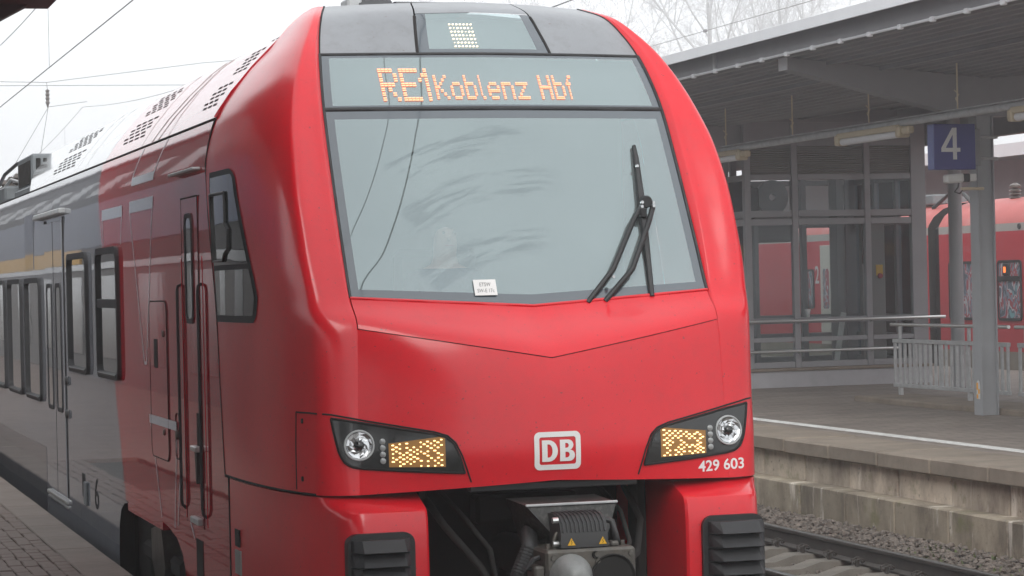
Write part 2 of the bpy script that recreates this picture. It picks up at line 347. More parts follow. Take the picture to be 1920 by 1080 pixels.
for j in range(10):
    x = 2.09 - (j + 1) * 0.108
    for i in range(68):
        y = 14.8 + i * 0.2085 + (0.104 if j % 2 else 0)
        if y > 28.95: continue
        if cnt >= 297 and not (17.0 < y < 24 and j < 9): continue
        o = pv[cnt] if cnt < 3 else copy_of(pv[cnt % 3], PL)
        o.location = (x, y, random.uniform(-0.004, 0.003)); o.rotation_euler = (random.uniform(-.008, .008), random.uniform(-.012, .012), 0); cnt += 1

# far platform, edge at x = 10.6, top z = 0.75
PR = MB().box(11.42, 21.2, 8, 95, -0.44, 0.745).build('platform', M_pave); tag(PR, 'dark paved far platform with coping, white line and stained concrete wall', kind='structure')
MB().box(10.92, 11.419, 8, 95, -0.44, 0.70).build('platform_core', M_joint, PR)
n_c = 34
for i in range(n_c):
    y0 = 13.0 + i * 1.16
    L_ = 1.138
    dz = random.uniform(-0.006, 0.006)
    MB().cbox(10.55, 11.415, y0, y0 + L_, 0.60, 0.752, 0.014).build('coping_slab', M_cope, PR).location.z = dz
# upper stained wall panels and lower base wall: streaked concrete
def streak_mat(name, base, streak, moss):
    m = bpy.data.materials.new(name); m.use_nodes = True; t = m.node_tree; b = t.nodes['Principled BSDF']; b.inputs['Roughness'].default_value = 0.9
    tc = t.nodes.new('ShaderNodeTexCoord')
    def noise(scale, sc, det=5):
        mp = t.nodes.new('ShaderNodeMapping'); mp.inputs['Scale'].default_value = sc; t.links.new(tc.outputs['Object'], mp.inputs[0])
        n = t.nodes.new('ShaderNodeTexNoise'); n.inputs['Scale'].default_value = scale; n.inputs['Detail'].default_value = det; n.inputs['Roughness'].default_value = 0.65
        t.links.new(mp.outputs[0], n.inputs['Vector']); return n.outputs['Fac']
    def ramp(v, a, b_):
        n = t.nodes.new('ShaderNodeMapRange'); n.inputs[1].default_value = a; n.inputs[2].default_value = b_; t.links.new(v, n.inputs[0]); return n.outputs[0]
    def mix(f, a, c):
        n = t.nodes.new('ShaderNodeMix'); n.data_type = 'RGBA'; t.links.new(f, n.inputs[0])
        if isinstance(a, tuple): n.inputs[6].default_value = (*a, 1)
        else: t.links.new(a, n.inputs[6])
        n.inputs[7].default_value = (*c, 1); return n.outputs[2]
    c = mix(ramp(noise(1.7, (1, 1.3, 0.8)), 0.40, 0.62), base, streak)
    c = mix(ramp(noise(2.6, (1, 2.2, 0.45), 7), 0.55, 0.68), c, (0.66, 0.60, 0.52))
    c = mix(ramp(noise(2.2, (1, 1, 1.3)), 0.56, 0.72), c, moss)
    c = mix(ramp(noise(18.0, (1, 1, 1), 8), 0.60, 0.75), c, (0.07, 0.06, 0.05))
    oi_ = t.nodes.new('ShaderNodeObjectInfo'); rm = t.nodes.new('ShaderNodeMapRange'); rm.inputs[3].default_value = .72; rm.inputs[4].default_value = 1.15; t.links.new(oi_.outputs['Random'], rm.inputs[0])
    sc_ = t.nodes.new('ShaderNodeVectorMath'); sc_.operation = 'SCALE'; t.links.new(c, sc_.inputs[0]); t.links.new(rm.outputs[0], sc_.inputs['Scale']); c = sc_.outputs[0]
    t.links.new(c, b.inputs['Base Color'])
    bp = t.nodes.new('ShaderNodeBump'); bp.inputs['Distance'].default_value = 0.004; t.links.new(noise(40, (1, 1, 1)), bp.inputs['Height']); t.links.new(bp.outputs[0], b.inputs['Normal'])
    return m
M_wall1 = streak_mat('stained_wall_panel', (0.54, 0.465, 0.375), (0.27, 0.22, 0.175), (0.21, 0.20, 0.11))
M_wall2 = streak_mat('stained_base_wall', (0.33, 0.28, 0.21), (0.17, 0.14, 0.105), (0.17, 0.16, 0.08))
for i in range(n_c):
    y0 = 13.0 + i * 1.13
    MB().cbox(10.66, 10.92, y0, y0 + 1.102, 0.30, 0.598, 0.008).build('wall_panel', M_wall1, PR).location.x = random.uniform(-0.006, 0.006)
    MB().cbox(10.42, 10.919, y0 - 0.4, y0 + 0.710, -0.43, 0.315 + random.uniform(-.004, .004), 0.012).build('base_block', M_wall2, PR).location.x = random.uniform(-0.006, 0.006)
# painted safety line, laid as worn paint on the paving
MB().box(11.66, 11.84, 9, 90, 0.746, 0.7500).build('safety_line', M_wline, PR)
MB().cbox(14.55, 15.45, 20.0, 31.4, 0.70, 0.82, 0.02).build('stair_kerb', M_cope, PR)

# tracks
def track(xc, y0, y1, name, label, clips_y=None):
    T = empty(name, (xc, 0, 0)); tag(T, label, kind='structure')
    prof = [(-.075, -.172), (.075, -.172), (.075, -.160), (.012, -.140), (.010, -.045), (.036, -.032), (.036, -.006), (.028, 0), (-.028, 0), (-.036, -.006), (-.036, -.032), (-.010, -.045), (-.012, -.140), (-.075, -.160)]
    for s_ in (-1, 1):
        m = MB().prism([(p[0] + s_ * 0.7535, p[1]) for p in prof], 'y', y0, y1).build('rail', M_rust, T)
        MB().prism([(s_ * .7535 - .027, 0.0006), (s_ * .7535 + .027, 0.0006), (s_ * .7535 + .024, .0022), (s_ * .7535 - .024, .0022)], 'y', y0, y1).build('running_face', M_railtop, m)
    sl = None; n = int((y1 - y0) / 0.62)
    # concrete sleeper: high shoulders under the rails, lower waist in the middle
    sp = [(-1.3, -.40), (1.3, -.40), (1.3, -.21), (1.02, -.178), (.48, -.178), (.28, -.235), (-.28, -.235), (-.48, -.178), (-1.02, -.178), (-1.3, -.21)]
    for i in range(n):
        y = y0 + 0.3 + i * 0.62
        if sl is None:
            sl = MB().prism(sp, 'y', -0.13, 0.13).build('sleeper', M_sleeper, T); sl.location.y = y
            clip = None; cl = []
            for s_ in (-1, 1):
                for q in (-1, 1):
                    cx = s_ * .7535 + q * .115; mb = MB()
                    for dy in (-.035, .035):
                        mb.tube([(cx + q * .045, dy, -.165), (cx + q * .05, dy * 1.3, -.115), (cx, dy * 1.4, -.095), (cx - q * .045, dy * 1.1, -.12), (cx - q * .035, dy * .4, -.14)], 0.010, 6)
                    mb.tube([(cx + q * .01, 0, -.175), (cx + q * .01, 0, -.085)], 0.016, 6)
                    cl.append(mb.build('rail_clip', M_rust, sl, smooth=50))
        elif y < 34:
            c = copy_of(sl, T, (0, y, random.uniform(-.006, .004)))
            if 14 < y < 28:
                for k in cl: copy_of(k, c)
        else: copy_of(sl, T, (0, y, 0))
    return T
track(8.965, 8, 60, 'track', 'track with concrete sleepers between the red train and the far platform')
track(4.04, 2, 60, 'track', 'track carrying the red train')

# ballast stones: loose rubble nobody could count
rocks = []
for k in range(10):
    bm = bmesh.new(); rr = random.Random(k)
    for _ in range(11):
        v = Vector((rr.gauss(0, 1), rr.gauss(0, 1), rr.gauss(0, 1))).normalized(); bm.verts.new((v.x * rr.uniform(.8, 1.25), v.y * rr.uniform(.7, 1.0), v.z * rr.uniform(.5, .8)))
    res = bmesh.ops.convex_hull(bm, input=bm.verts[:])
    bmesh.ops.delete(bm, geom=[v for v in bm.verts if not v.link_faces], context='VERTS')
    bm.verts.index_update()
    rocks.append(([v.co.copy() for v in bm.verts], [[v.index for v in f.verts] for f in bm.faces])); bm.free()
def scatter(n, x0, x1, y0, y1, zf, smin, smax, avoid=None):
    mb = MB()
    for _ in range(n):
        x = random.uniform(x0, x1); y = random.uniform(y0, y1)
        if avoid and avoid(x): continue
        s_ = random.uniform(smin, smax); V, F = random.choice(rocks)
        mt = Matrix.Translation((x, y, zf(x) + random.uniform(-.02, .02))) @ Matrix.Rotation(random.uniform(0, 6.28), 4, 'Z') @ Matrix.Rotation(random.uniform(-.6, .6), 4, 'X') @ Matrix.Scale(s_, 4)
        mb.add([mt @ v for v in V], F)
    return mb
rail_x = (8.2115, 9.7185)
bz = lerp_table([(6.4, -.40), (7.4, -.27), (8.0, -.25), (8.6, -.29), (9.3, -.29), (9.8, -.22), (10.1, -.10), (10.42, -.03)])
fb = MB().grid([[(x, y, bz(x) - 0.03) for x in (6.4, 7.0, 7.4, 8.0, 8.6, 9.3, 9.8, 10.1, 10.45)] for y in [8 + i for i in range(53)]]).build('ballast_shoulder', M_ground); tag(fb, 'ballast bed shaped around the far track', kind='structure')
ob = scatter(11000, 6.6, 10.40, 14, 34, bz, .020, .045, lambda x: any(abs(x - r_) < .085 for r_ in rail_x)).build('ballast', M_ballast, fix=False)
o2 = scatter(5200, 9.82, 10.42, 16.5, 28, lambda x: bz(x) + .02, .018, .045); b0 = len(ob.data.vertices)
me_ = ob.data; bmx = bmesh.new(); bmx.from_mesh(me_); o2o = o2.build('ballast_extra', M_ballast, fix=False); bmx.from_mesh(o2o.data); bmx.to_mesh(me_); bmx.free(); bpy.data.objects.remove(o2o)
tag(ob, 'loose brown grey ballast stones around the far track', 'ballast', kind='stuff')
# weeds at the foot of the wall
wd = MB()
for _ in range(260):
    x = random.uniform(10.0, 10.4); y = random.choice([random.gauss(20.3, .35), random.gauss(18.7, .4), random.gauss(17.6, .3)]); z = bz(x)
    a = random.uniform(0, 6.28); h = random.uniform(.03, .07); l = random.uniform(.02, .05)
    p = Vector((x, y, z)); d = Vector((math.cos(a) * l, math.sin(a) * l, h)); s_ = Vector((-math.sin(a), math.cos(a), 0)) * .008
    wd.add([p - s_, p + s_, p + d * .6 + s_ * 1.6, p + d, p + d * .6 - s_ * 1.6], [(0, 1, 2, 3, 4)])
tag(wd.build('weeds', M_leaf, fix=False), 'small green weeds at the foot of the stained platform wall', 'weeds', kind='stuff')

# ------------------------------------------------------------------ the red train (x across, y backwards from the nose, z up)
TR = empty('regional_train', (4.04, 12.46, 0))
tag(TR, 'red and grey regional train with lit headlights standing in the foreground', 'train')
ZS, ZC, WE, YE, YC, KR, WT, YT, WB, YB = range(10)
KEY = [
    (1.410, 1.455, 1.050, .170, .020, 0.02, 1.255, .30, 1.440, 1.95),
    (1.620, 1.600, 1.045, .180, .000, 0.02, 1.255, .30, 1.440, 1.99),
    (1.850, 1.800, 1.040, .200, .012, 0.02, 1.252, .31, 1.440, 2.03),
    (2.285, 2.105, 1.026, .235, .060, 0.05, 1.255, .33, 1.440, 2.10),
    (2.450, 2.385, 1.028, .385, .372, 0.40, 1.268, .40, 1.440, 2.14),
    (2.670, 2.630, 1.028, .515, .492, 0.75, 1.280, .485, 1.440, 2.22),
    (2.950, 2.930, 1.026, .675, .640, 1.00, 1.280, .61, 1.440, 2.33),
    (3.280, 3.275, 1.020, .865, .815, 1.00, 1.256, .79, 1.425, 2.45),
    (3.506, 3.510, 1.011, 1.00, .940, 1.00, 1.213, .955, 1.375, 2.45),
    (3.840, 3.845, .968, 1.265, 1.195, .90, 1.088, 1.215, 1.165, 2.38),
    (3.980, 3.990, .930, 1.42, 1.325, .70, 1.008, 1.375, 1.035, 2.33),
    (4.105, 4.125, .875, 1.60, 1.460, .45, .925, 1.58, .935, 2.28),
    (4.185, 4.200, .800, 1.86, 1.66, .20, .840, 1.86, .850, 2.25)]
R_CHEV, R_WS, R_DISP, R_CAP = 3, 4, 8, 9
cum = [0.0]
for a_, b_ in zip(KEY, KEY[1:]): cum.append(cum[-1] + math.hypot(b_[ZC] - a_[ZC], b_[YC] - a_[YC]) + 0.3 * abs(b_[ZS] - a_[ZS]))
FN = [pchip(cum, [k[c] for k in KEY]) for c in range(10)]
def key_at(t): return [f(t) for f in FN]
def row_params(t0, t1, step=0.035):
    n = max(2, int(round((t1 - t0) / step))); return [t0 + (t1 - t0) * i / n for i in range(n + 1)]
tpar = []; key_row = {}
for i in range(len(KEY) - 1):
    seg = row_params(cum[i], cum[i + 1]); key_row[i] = len(tpar); tpar += seg[:-1]
key_row[len(KEY) - 1] = len(tpar); tpar.append(cum[-1])
def hermite(p0, p1, m0, m1, t):
    a = (1 + 2 * t) * (1 - t) ** 2; b = t * (1 - t) ** 2; c = t * t * (3 - 2 * t); d = t * t * (t - 1)
    return (a * p0[0] + b * m0[0] + c * p1[0] + d * m1[0], a * p0[1] + b * m0[1] + c * p1[1] + d * m1[1])
def front_pt(t, v):
    k = key_at(t); a = abs(v)
    return (v * k[WE], k[YC] + (k[YE] - k[YC]) * a ** 2.1, k[ZC] + (k[ZS] - k[ZC]) * a)
NV = 14
def glass_pt(x, z, off=0.0):          # point on the front surface at given x and height, off towards the viewer
    a, b = 0.0, cum[-1]
    for _ in range(40):
        m_ = (a + b) / 2
        if front_pt(m_, x / FN[WE](m_))[2] < z: a = m_
        else: b = m_
    p = front_pt(a, x / FN[WE](a)); return Vector((x, p[1] - off, z))
def half_row(t):
    k = key_at(t); pts = [front_pt(t, i / NV) for i in range(NV + 1)]
    kr = k[KR]; r0 = (k[WE] + .042 * kr, k[YE] - .055 * kr); T_ = (k[WT], k[YT]); B_ = (k[WB], k[YB]); z = k[ZS]
    L1 = math.dist(r0, T_); L2 = math.dist(T_, B_)
    pts.append((k[WE] + .030 * kr, k[YE] - .050 * kr, z)); pts.append((r0[0], r0[1], z))
    td = Vector((0.38, 0.92)).normalized()
    for i in range(1, 11):
        q = hermite(r0, T_, (L1 * 1.15, L1 * 0.10), (td.x * L1 * 1.25, td.y * L1 * 1.25), i / 10); pts.append((q[0], q[1], z))
    for i in range(1, 13):
        q = hermite(T_, B_, (td.x * L2 * .62, td.y * L2 * .62), (0.0 * L2, 1.0 * L2), i / 12); pts.append((q[0], q[1], z))
    return pts
rows = []
for t in tpar:
    h = half_row(t); rows.append([(-x, y, z) for x, y, z in reversed(h[1:])] + h)
NH = len(rows[0]) // 2
full = MB().grid(rows)
BV = BVHTree.FromPolygons([Vector(v) for v in full.v], full.f)
def on_front(x, z, off=0.004):
    h = BV.ray_cast(Vector((x, -3, z)), Vector((0, 1, 0)))
    if h[0] is None: return Vector((x, 0.2, z))
    n = h[1] if h[1].y < 0 else -h[1]
    return h[0] + n * off
def on_side(y, z, off=0.004, s_=-1):
    h = BV.ray_cast(Vector((s_ * 4, y, z)), Vector((-s_, 0, 0)))
    if h[0] is None: return Vector((s_ * (1.44 + off), y, z))
    n = h[1] if h[1].x * s_ > 0 else -h[1]
    return h[0] + n * off
# red skin: everything except the openings for panel, windscreen, display and cowl
sk = MB(); b0 = 0; sk.v = list(full.v); nc = len(rows[0])
for i in range(len(rows) - 1):
    for k in range(nc - 1):
        if i >= key_row[R_CHEV] and NH - NV <= k < NH + NV: continue
        sk.f.append((i * nc + k, i * nc + k + 1, (i + 1) * nc + k + 1, (i + 1) * nc + k)); sk.m.append(0)
skin = sk.build('nose_shell', M_red, TR, smooth=40)

def patch(name, t0, t1, v0, v1, mats, parent, inset_v=0.006, inset_t=0.007, nv=24, nt_=14, off=0.0, mfun=None, vbreaks=(), tbreaks=(), thick=0.02, smooth=40):
    t0 += inset_t; t1 -= inset_t; v0 += inset_v; v1 -= inset_v
    vv = sorted(set([v0 + (v1 - v0) * i / nv for i in range(nv + 1)] + [b for b in vbreaks if v0 < b < v1] + ([0.0] if v0 < 0 < v1 else [])))
    tt = sorted(set([t0 + (t1 - t0) * i / nt_ for i in range(nt_ + 1)] + [b for b in tbreaks if t0 < b < t1]))
    mb = MB(); g_ = [[Vector(front_pt(t, v)) + Vector((0, off, 0)) for v in vv] for t in tt]
    n = len(vv); mb.v = [tuple(p) for r_ in g_ for p in r_]
    for i in range(len(tt) - 1):
        for k in range(n - 1):
            mb.f.append((i * n + k, i * n + k + 1, (i + 1) * n + k + 1, (i + 1) * n + k))
            mb.m.append(mfun((tt[i] + tt[i + 1]) / 2, (vv[k] + vv[k + 1]) / 2) if mfun else 0)
    # returned edges give the panel real thickness
    if thick:
        for line in (g_[0], g_[-1], [r_[0] for r_ in g_], [r_[-1] for r_ in g_]):
            mb.grid([line, [p + Vector((0, thick, 0)) for p in line]])
    return mb.build(name, mats, parent, smooth=smooth)

tC, tW, tD, tP = cum[R_CHEV], cum[R_WS], cum[R_DISP], cum[R_CAP]; tTop = cum[-1]
panel = patch('nose_flap', tC, tW, -1, 1, M_red, TR, inset_v=.004, inset_t=.008, off=-.006, thick=.05)
lip = MB().tube([Vector(front_pt(tW - .004, -1 + 2 * i / 24)) + Vector((0, -.002, .002)) for i in range(25)], 0.010, 6).build('flap_edge', M_red, panel, smooth=60)
M_LIN = M_deep
MB().grid([[Vector(front_pt(tC + (tW - tC) * i / 8, -1 + k / 12)) + Vector((0, .06, 0)) for k in range(25)] for i in range(-1, 9)]).build('flap_lining', M_LIN, TR)
# windscreen with dark printed border
bt0, bt1, bv = tW + .09, tD - .085, .945
def frit(t, v): return 1 if (t < bt0 or t > bt1 or abs(v) > bv) else 0
WS = patch('windscreen', tW, tD, -1, 1, [M_screen, M_frit], TR, inset_v=.004, inset_t=.010, nt_=22, mfun=frit, vbreaks=(-bv, bv), tbreaks=(bt0, bt1), thick=.012)
# destination window
dt0, dt1, dv = tD + .035, tP - .035, .945
DW = patch('destination_window', tD, tP, -1, 1, [M_disp, M_frit], TR, inset_v=.004, inset_t=.012, nt_=10, mfun=lambda t, v: 1 if (t < dt0 or t > dt1 or abs(v) > dv) else 0, vbreaks=(-dv, dv), tbreaks=(dt0, dt1), thick=.012)
MB().grid([[Vector(front_pt(t, -1 + k / 12)) + Vector((0, .10, -.03)) for k in range(25)] for t in (tD - .02, tD + .15, tP + .02)]).build('display_board', M_cabgrey, DW)
# grey cowl above, split into side cowls and the middle lamp window
def cowl_v(t, sgn):       # the middle window narrows slightly upwards
    f = (t - tP) / (tTop - tP); return sgn * (0.415 - 0.03 * f)
tLampTop = tP + (tTop - tP) * 0.62
for sgn in (-1, 1):
    mb = MB(); nn = 14; tt = [tP + .008 + (tTop - .0 - tP - .008) * i / 16 for i in range(17)]
    g_ = []
    for t in tt:
        vi = cowl_v(t, sgn) + sgn * .006; vo = sgn * .994
        g_.append([Vector(front_pt(t, vi + (vo - vi) * k / nn)) for k in range(nn + 1)])
    mb.grid(g_)
    for line in (g_[0], [r_[0] for r_ in g_]): mb.grid([line, [p + Vector((0, .03, 0)) for p in line]])
    mb.build('cowl_panel', M_cap, TR, smooth=40)
    rail_ = [Vector(front_pt(t, cowl_v(t, sgn))) + Vector((0, .004, 0)) for t in tt if t < tLampTop]
    MB().tube(rail_, .011, 6).build('lamp_window_frame', M_gap, TR)
LW = MB()
tt = [tP + .010 + (tLampTop - tP - .014) * i / 10 for i in range(11)]
g_ = [[Vector(front_pt(t, cowl_v(t, -1) * .985 + (cowl_v(t, 1) - cowl_v(t, -1)) * .985 * k / 12)) for k in range(13)] for t in tt]
LW.v = [tuple(p) for r_ in g_ for p in r_]
for i in range(10):
    for k in range(12): LW.f.append((i * 13 + k, i * 13 + k + 1, (i + 1) * 13 + k + 1, (i + 1) * 13 + k)); LW.m.append(1 if (i == 0 or k in (0, 11)) else 0)
LW = LW.build('lamp_window', [M_disp, M_frit], TR, smooth=40)
MB().grid([[Vector(front_pt(t, -.42 + .84 * k / 8)) + Vector((0, .08, -.03)) for k in range(9)] for t in (tP, tP + .1, tLampTop)]).build('lamp_board', M_cabgrey, LW)
tt = [tLampTop + .002 + (tTop - tLampTop) * i / 8 for i in range(9)]
MB().grid([[Vector(front_pt(t, cowl_v(t, -1) * .988 + (cowl_v(t, 1) - cowl_v(t, -1)) * .988 * k / 12)) for k in range(13)] for t in tt]).build('cowl_panel', M_cap, TR, smooth=40)
# seals
def seal(name, t, off=0.0, r_=.010, v0=-1, v1=1): return MB().tube([Vector(front_pt(t, v0 + (v1 - v0) * i / 24)) + Vector((0, off, 0)) for i in range(25)], r_, 6).build(name, M_rubber, TR, smooth=60)
seal('glass_seal', tD, .002, .014); seal('glass_seal', tP, .002, .010)
for sgn in (-1, 1):
    MB().tube([Vector(front_pt(tW + (tP - tW) * i / 40, sgn * .999)) + Vector((0, -.001, 0)) for i in range(41)], .011, 6).build('glass_seal', M_rubber, TR, smooth=60)
    MB().tube([Vector(front_pt(tP + (tTop - tP) * i / 20, sgn * .997)) + Vector((0, .004, 0)) for i in range(21)], .007, 6).build('cowl_gap', M_gap, TR)
# roof lid behind the cowl, dark antennas
k_ = key_at(tTop)
lidf = [Vector(front_pt(tTop, -1 + k / 12)) for k in range(25)]
MB().grid([lidf, [Vector((p.x * 1.02, 2.3 + .0 * p.x, 4.23 - .05 * (p.x / .85) ** 2)) for p in lidf]]).build('roof_lid', M_cap, TR, smooth=50)
MB().prism([(1.95, 4.20), (2.05, 4.255), (2.6, 4.26), (2.7, 4.20)], 'x', -.55, -.34).build('roof_antenna', M_black, TR)
MB().prism([(1.95, 4.20), (2.1, 4.25), (3.2, 4.255), (3.3, 4.19)], 'x', -.30, .20).build('roof_antenna', M_black, TR)
MB().cbox(-.62, -.53, 2.0, 2.2, 4.18, 4.26, .012).build('roof_horn', M_zinc, TR)

# cab interior
CI = MB(); CI.box(-1.15, 1.15, 2.10, 2.14, 1.5, 3.6); CI.build('cab_back_wall', M_cabgrey, TR)
MB().prism([(.50, 2.30), (1.05, 2.26), (1.05, 1.9), (.50, 1.9)], 'x', -1.1, 1.1).build('driver_desk', M_dash, TR)
MB().box(-1.1, 1.1, .9, 2.1, 1.45, 1.50).build('cab_floor', M_dash, TR)
MB().grid([[(-1.1, 1.05, 3.50), (1.1, 1.05, 3.50)], [(-1.1, 2.1, 3.56), (1.1, 2.1, 3.56)]]).build('cab_ceiling', M_cabgrey, TR)
seat = MB().cbox(-.46, .04, 1.60, 1.72, 2.0, 2.72, .04); seat.cbox(-.46, .04, 1.20, 1.70, 1.88, 2.0, .04); seat.build('driver_seat', M_dash, TR, smooth=40)

# destination lettering: dot-matrix characters
GLY = {'R': '11110 10001 10001 11110 10100 10010 10001', 'E': '11111 10000 10000 11110 10000 10000 11111', '1': '00100 01100 10100 00100 00100 00100 00100',
       'K': '10001 10010 10100 11000 10100 10010 10001', 'o': '00000 00000 01110 10001 10001 10001 01110', 'b': '10000 10000 11110 10001 10001 10001 11110',
       'l': '01000 01000 01000 01000 01000 01000 00110', 'e': '00000 00000 01110 10001 11111 10000 01110', 'n': '00000 00000 11110 10001 10001 10001 10001',
       'z': '00000 00000 11111 00010 00100 01000 11111', 'H': '10001 10001 10001 11111 10001 10001 10001', 'f': '00110 01000 11100 01000 01000 01000 01000'}
dpl = lambda x, z: glass_pt(x, z, .008)
def led_char(ch, x0, x1, z0, z1, slant=0.0):
    rows_ = GLY[ch].split(); mb = MB(); cw = (x1 - x0) / 5; rh = (z1 - z0) / 7
    for j, r_ in enumerate(rows_):
        for i, c in enumerate(r_):
            if c != '1': continue
            for sub in (0.30, 0.72):
                zc_ = z1 - (j + sub) * rh
                xa = x0 + i * cw + cw * .06 + slant * (zc_ - z0); xb = xa + cw * .84
                hh = rh * .13
                q = [dpl(xa, zc_ - hh), dpl(xb, zc_ - hh + .001), dpl(xb, zc_ + hh + .001), dpl(xa, zc_ + hh)]
                mb.add(q + [p + Vector((0, .006, 0)) for p in q], [(0, 1, 2, 3), (0, 4, 5, 1), (1, 5, 6, 2), (2, 6, 7, 3), (3, 7, 4, 0)])
    return mb.build('display_character', M_text_led, DW)
led_char('R', -.662, -.557, 3.553, 3.756); led_char('E', -.542, -.434, 3.553, 3.756); led_char('1', -.437, -.342, 3.553, 3.756)
xk = -.356
for ch, wd_ in (('K', .092), ('o', .086), ('b', .080), ('l', .052), ('e', .086), ('n', .086), ('z', .088)):
    led_char(ch, xk + .006, xk + wd_ - .010, 3.564, 3.714); xk += wd_
xk += .055
for ch, wd_ in (('H', .088), ('b', .080), ('f', .062)):
    led_char(ch, xk + .006, xk + wd_ - .010, 3.564, 3.714); xk += wd_
mb = MB()
for i in range(7):
    for j in range(7):
        x = -.165 + .0215 * i; z = 3.892 + .0235 * j
        p = glass_pt(x, z, .006); a = .0050 if random.random() > .15 else .003
        mb.cbox(p.x - a, p.x + a, p.y - .004, p.y + .010, p.z - a * .8, p.z + a * .8, .0015)
tag(mb.build('top_lamp_leds', M_top_led, LW), kind='stuff')

# sticker and wiper on the windscreen
wsy = lambda z, x=-.26: glass_pt(x, z)[1]
st = MB().quad((-.325, wsy(2.449) - .012, 2.449), (-.197, wsy(2.449) - .012, 2.449), (-.197, wsy(2.535) - .012, 2.535), (-.325, wsy(2.535) - .012, 2.535)).build('windscreen_sticker', M_white, WS)
def text_on(name, body, x0, x1, z0, z1, ypos, m, parent, bold=0.0):
    V, F = text_mesh(body, 1.0, bold)
    mb = MB(); mb.add([ypos(x0 + u * (x1 - x0), z0 + v * (z1 - z0)) for u, v in V], F); return mb.build(name, m, parent, fix=False)
M_greytxt = mat('grey_print', (0.18, 0.18, 0.18), 0.6)
text_on('sticker_text', 'ETSW', -.292, -.228, 2.498, 2.519, lambda x, z: Vector((x, wsy(z) - .014, z)), M_greytxt, WS, .01)
text_on('sticker_text', 'SW-E 17c', -.308, -.212, 2.465, 2.485, lambda x, z: Vector((x, wsy(z) - .014, z)), M_greytxt, WS, .01)
wp = lambda x, z, o=.045: tuple(glass_pt(x, max(z, 2.44), o)[:2]) + (z,)
WPH = MB().lathe([(0.0, -.03), (.030, -.03), (.036, -.02), (.036, .03), (0, .03)], wp(.755, 2.955, .05), n=14).build('windscreen_wiper', M_black, TR, smooth=40)
MB().tube([wp(.770, 3.285, .02), wp(.764, 3.21, .025), wp(.735, 2.93, .03), wp(.690, 2.42, .02)], [.012, .017, .024, .016], 6).build('wiper_blade', M_rubber, WPH, smooth=50)
MB().tube([wp(.728, 2.935, .06), wp(.66, 2.86, .065), wp(.478, 2.575, .06), wp(.312, 2.395, .03)], .016, 8).build('wiper_arm', M_black, WPH, smooth=50)
MB().tube([wp(.790, 2.925, .06), wp(.745, 2.84, .065), wp(.592, 2.575, .06), wp(.413, 2.40, .03)], .016, 8).build('wiper_arm', M_black, WPH, smooth=50)
MB().cbox(.70, .74, wsy(2.90, .72) - .085, wsy(2.90, .72) - .05, 2.865, 2.92, .006).build('wiper_bracket', M_black, WPH)
for x, z in ((.722, 2.952), (.790, 2.950), (.787, 2.930), (.715, 2.928), (.752, 3.165), (.463, 2.535)):
    MB().lathe([(0, -.008), (.009, -.008), (.010, 0), (.010, .01)], wp(x, z, .085 if z < 3.1 else .05), n=8).build('wiper_bolt', M_chrome, WPH)

# panel joints on the nose
def front_line(name, pts, r_=.0055, n=10, m=M_gap):
    P = []
    for (a, b), (c, d) in zip(pts, pts[1:]):
        for i in range(n): P.append(on_front(a + (c - a) * i / n, b + (d - b) * i / n, .001))
    P.append(on_front(*pts[-1], .001)); return MB().tube(P, r_, 6).build(name, m, skin)
def side_line(name, pts, r_=.005, n=8, m=M_gap, s_=-1):
    P = []
    for (a, b), (c, d) in zip(pts, pts[1:]):
        for i in range(n): P.append(on_side(a + (c - a) * i / n, b + (d - b) * i / n, .0005, s_))
    P.append(on_side(*pts[-1], .0005, s_)); return MB().tube(P, r_, 6).build(name, m, skin)

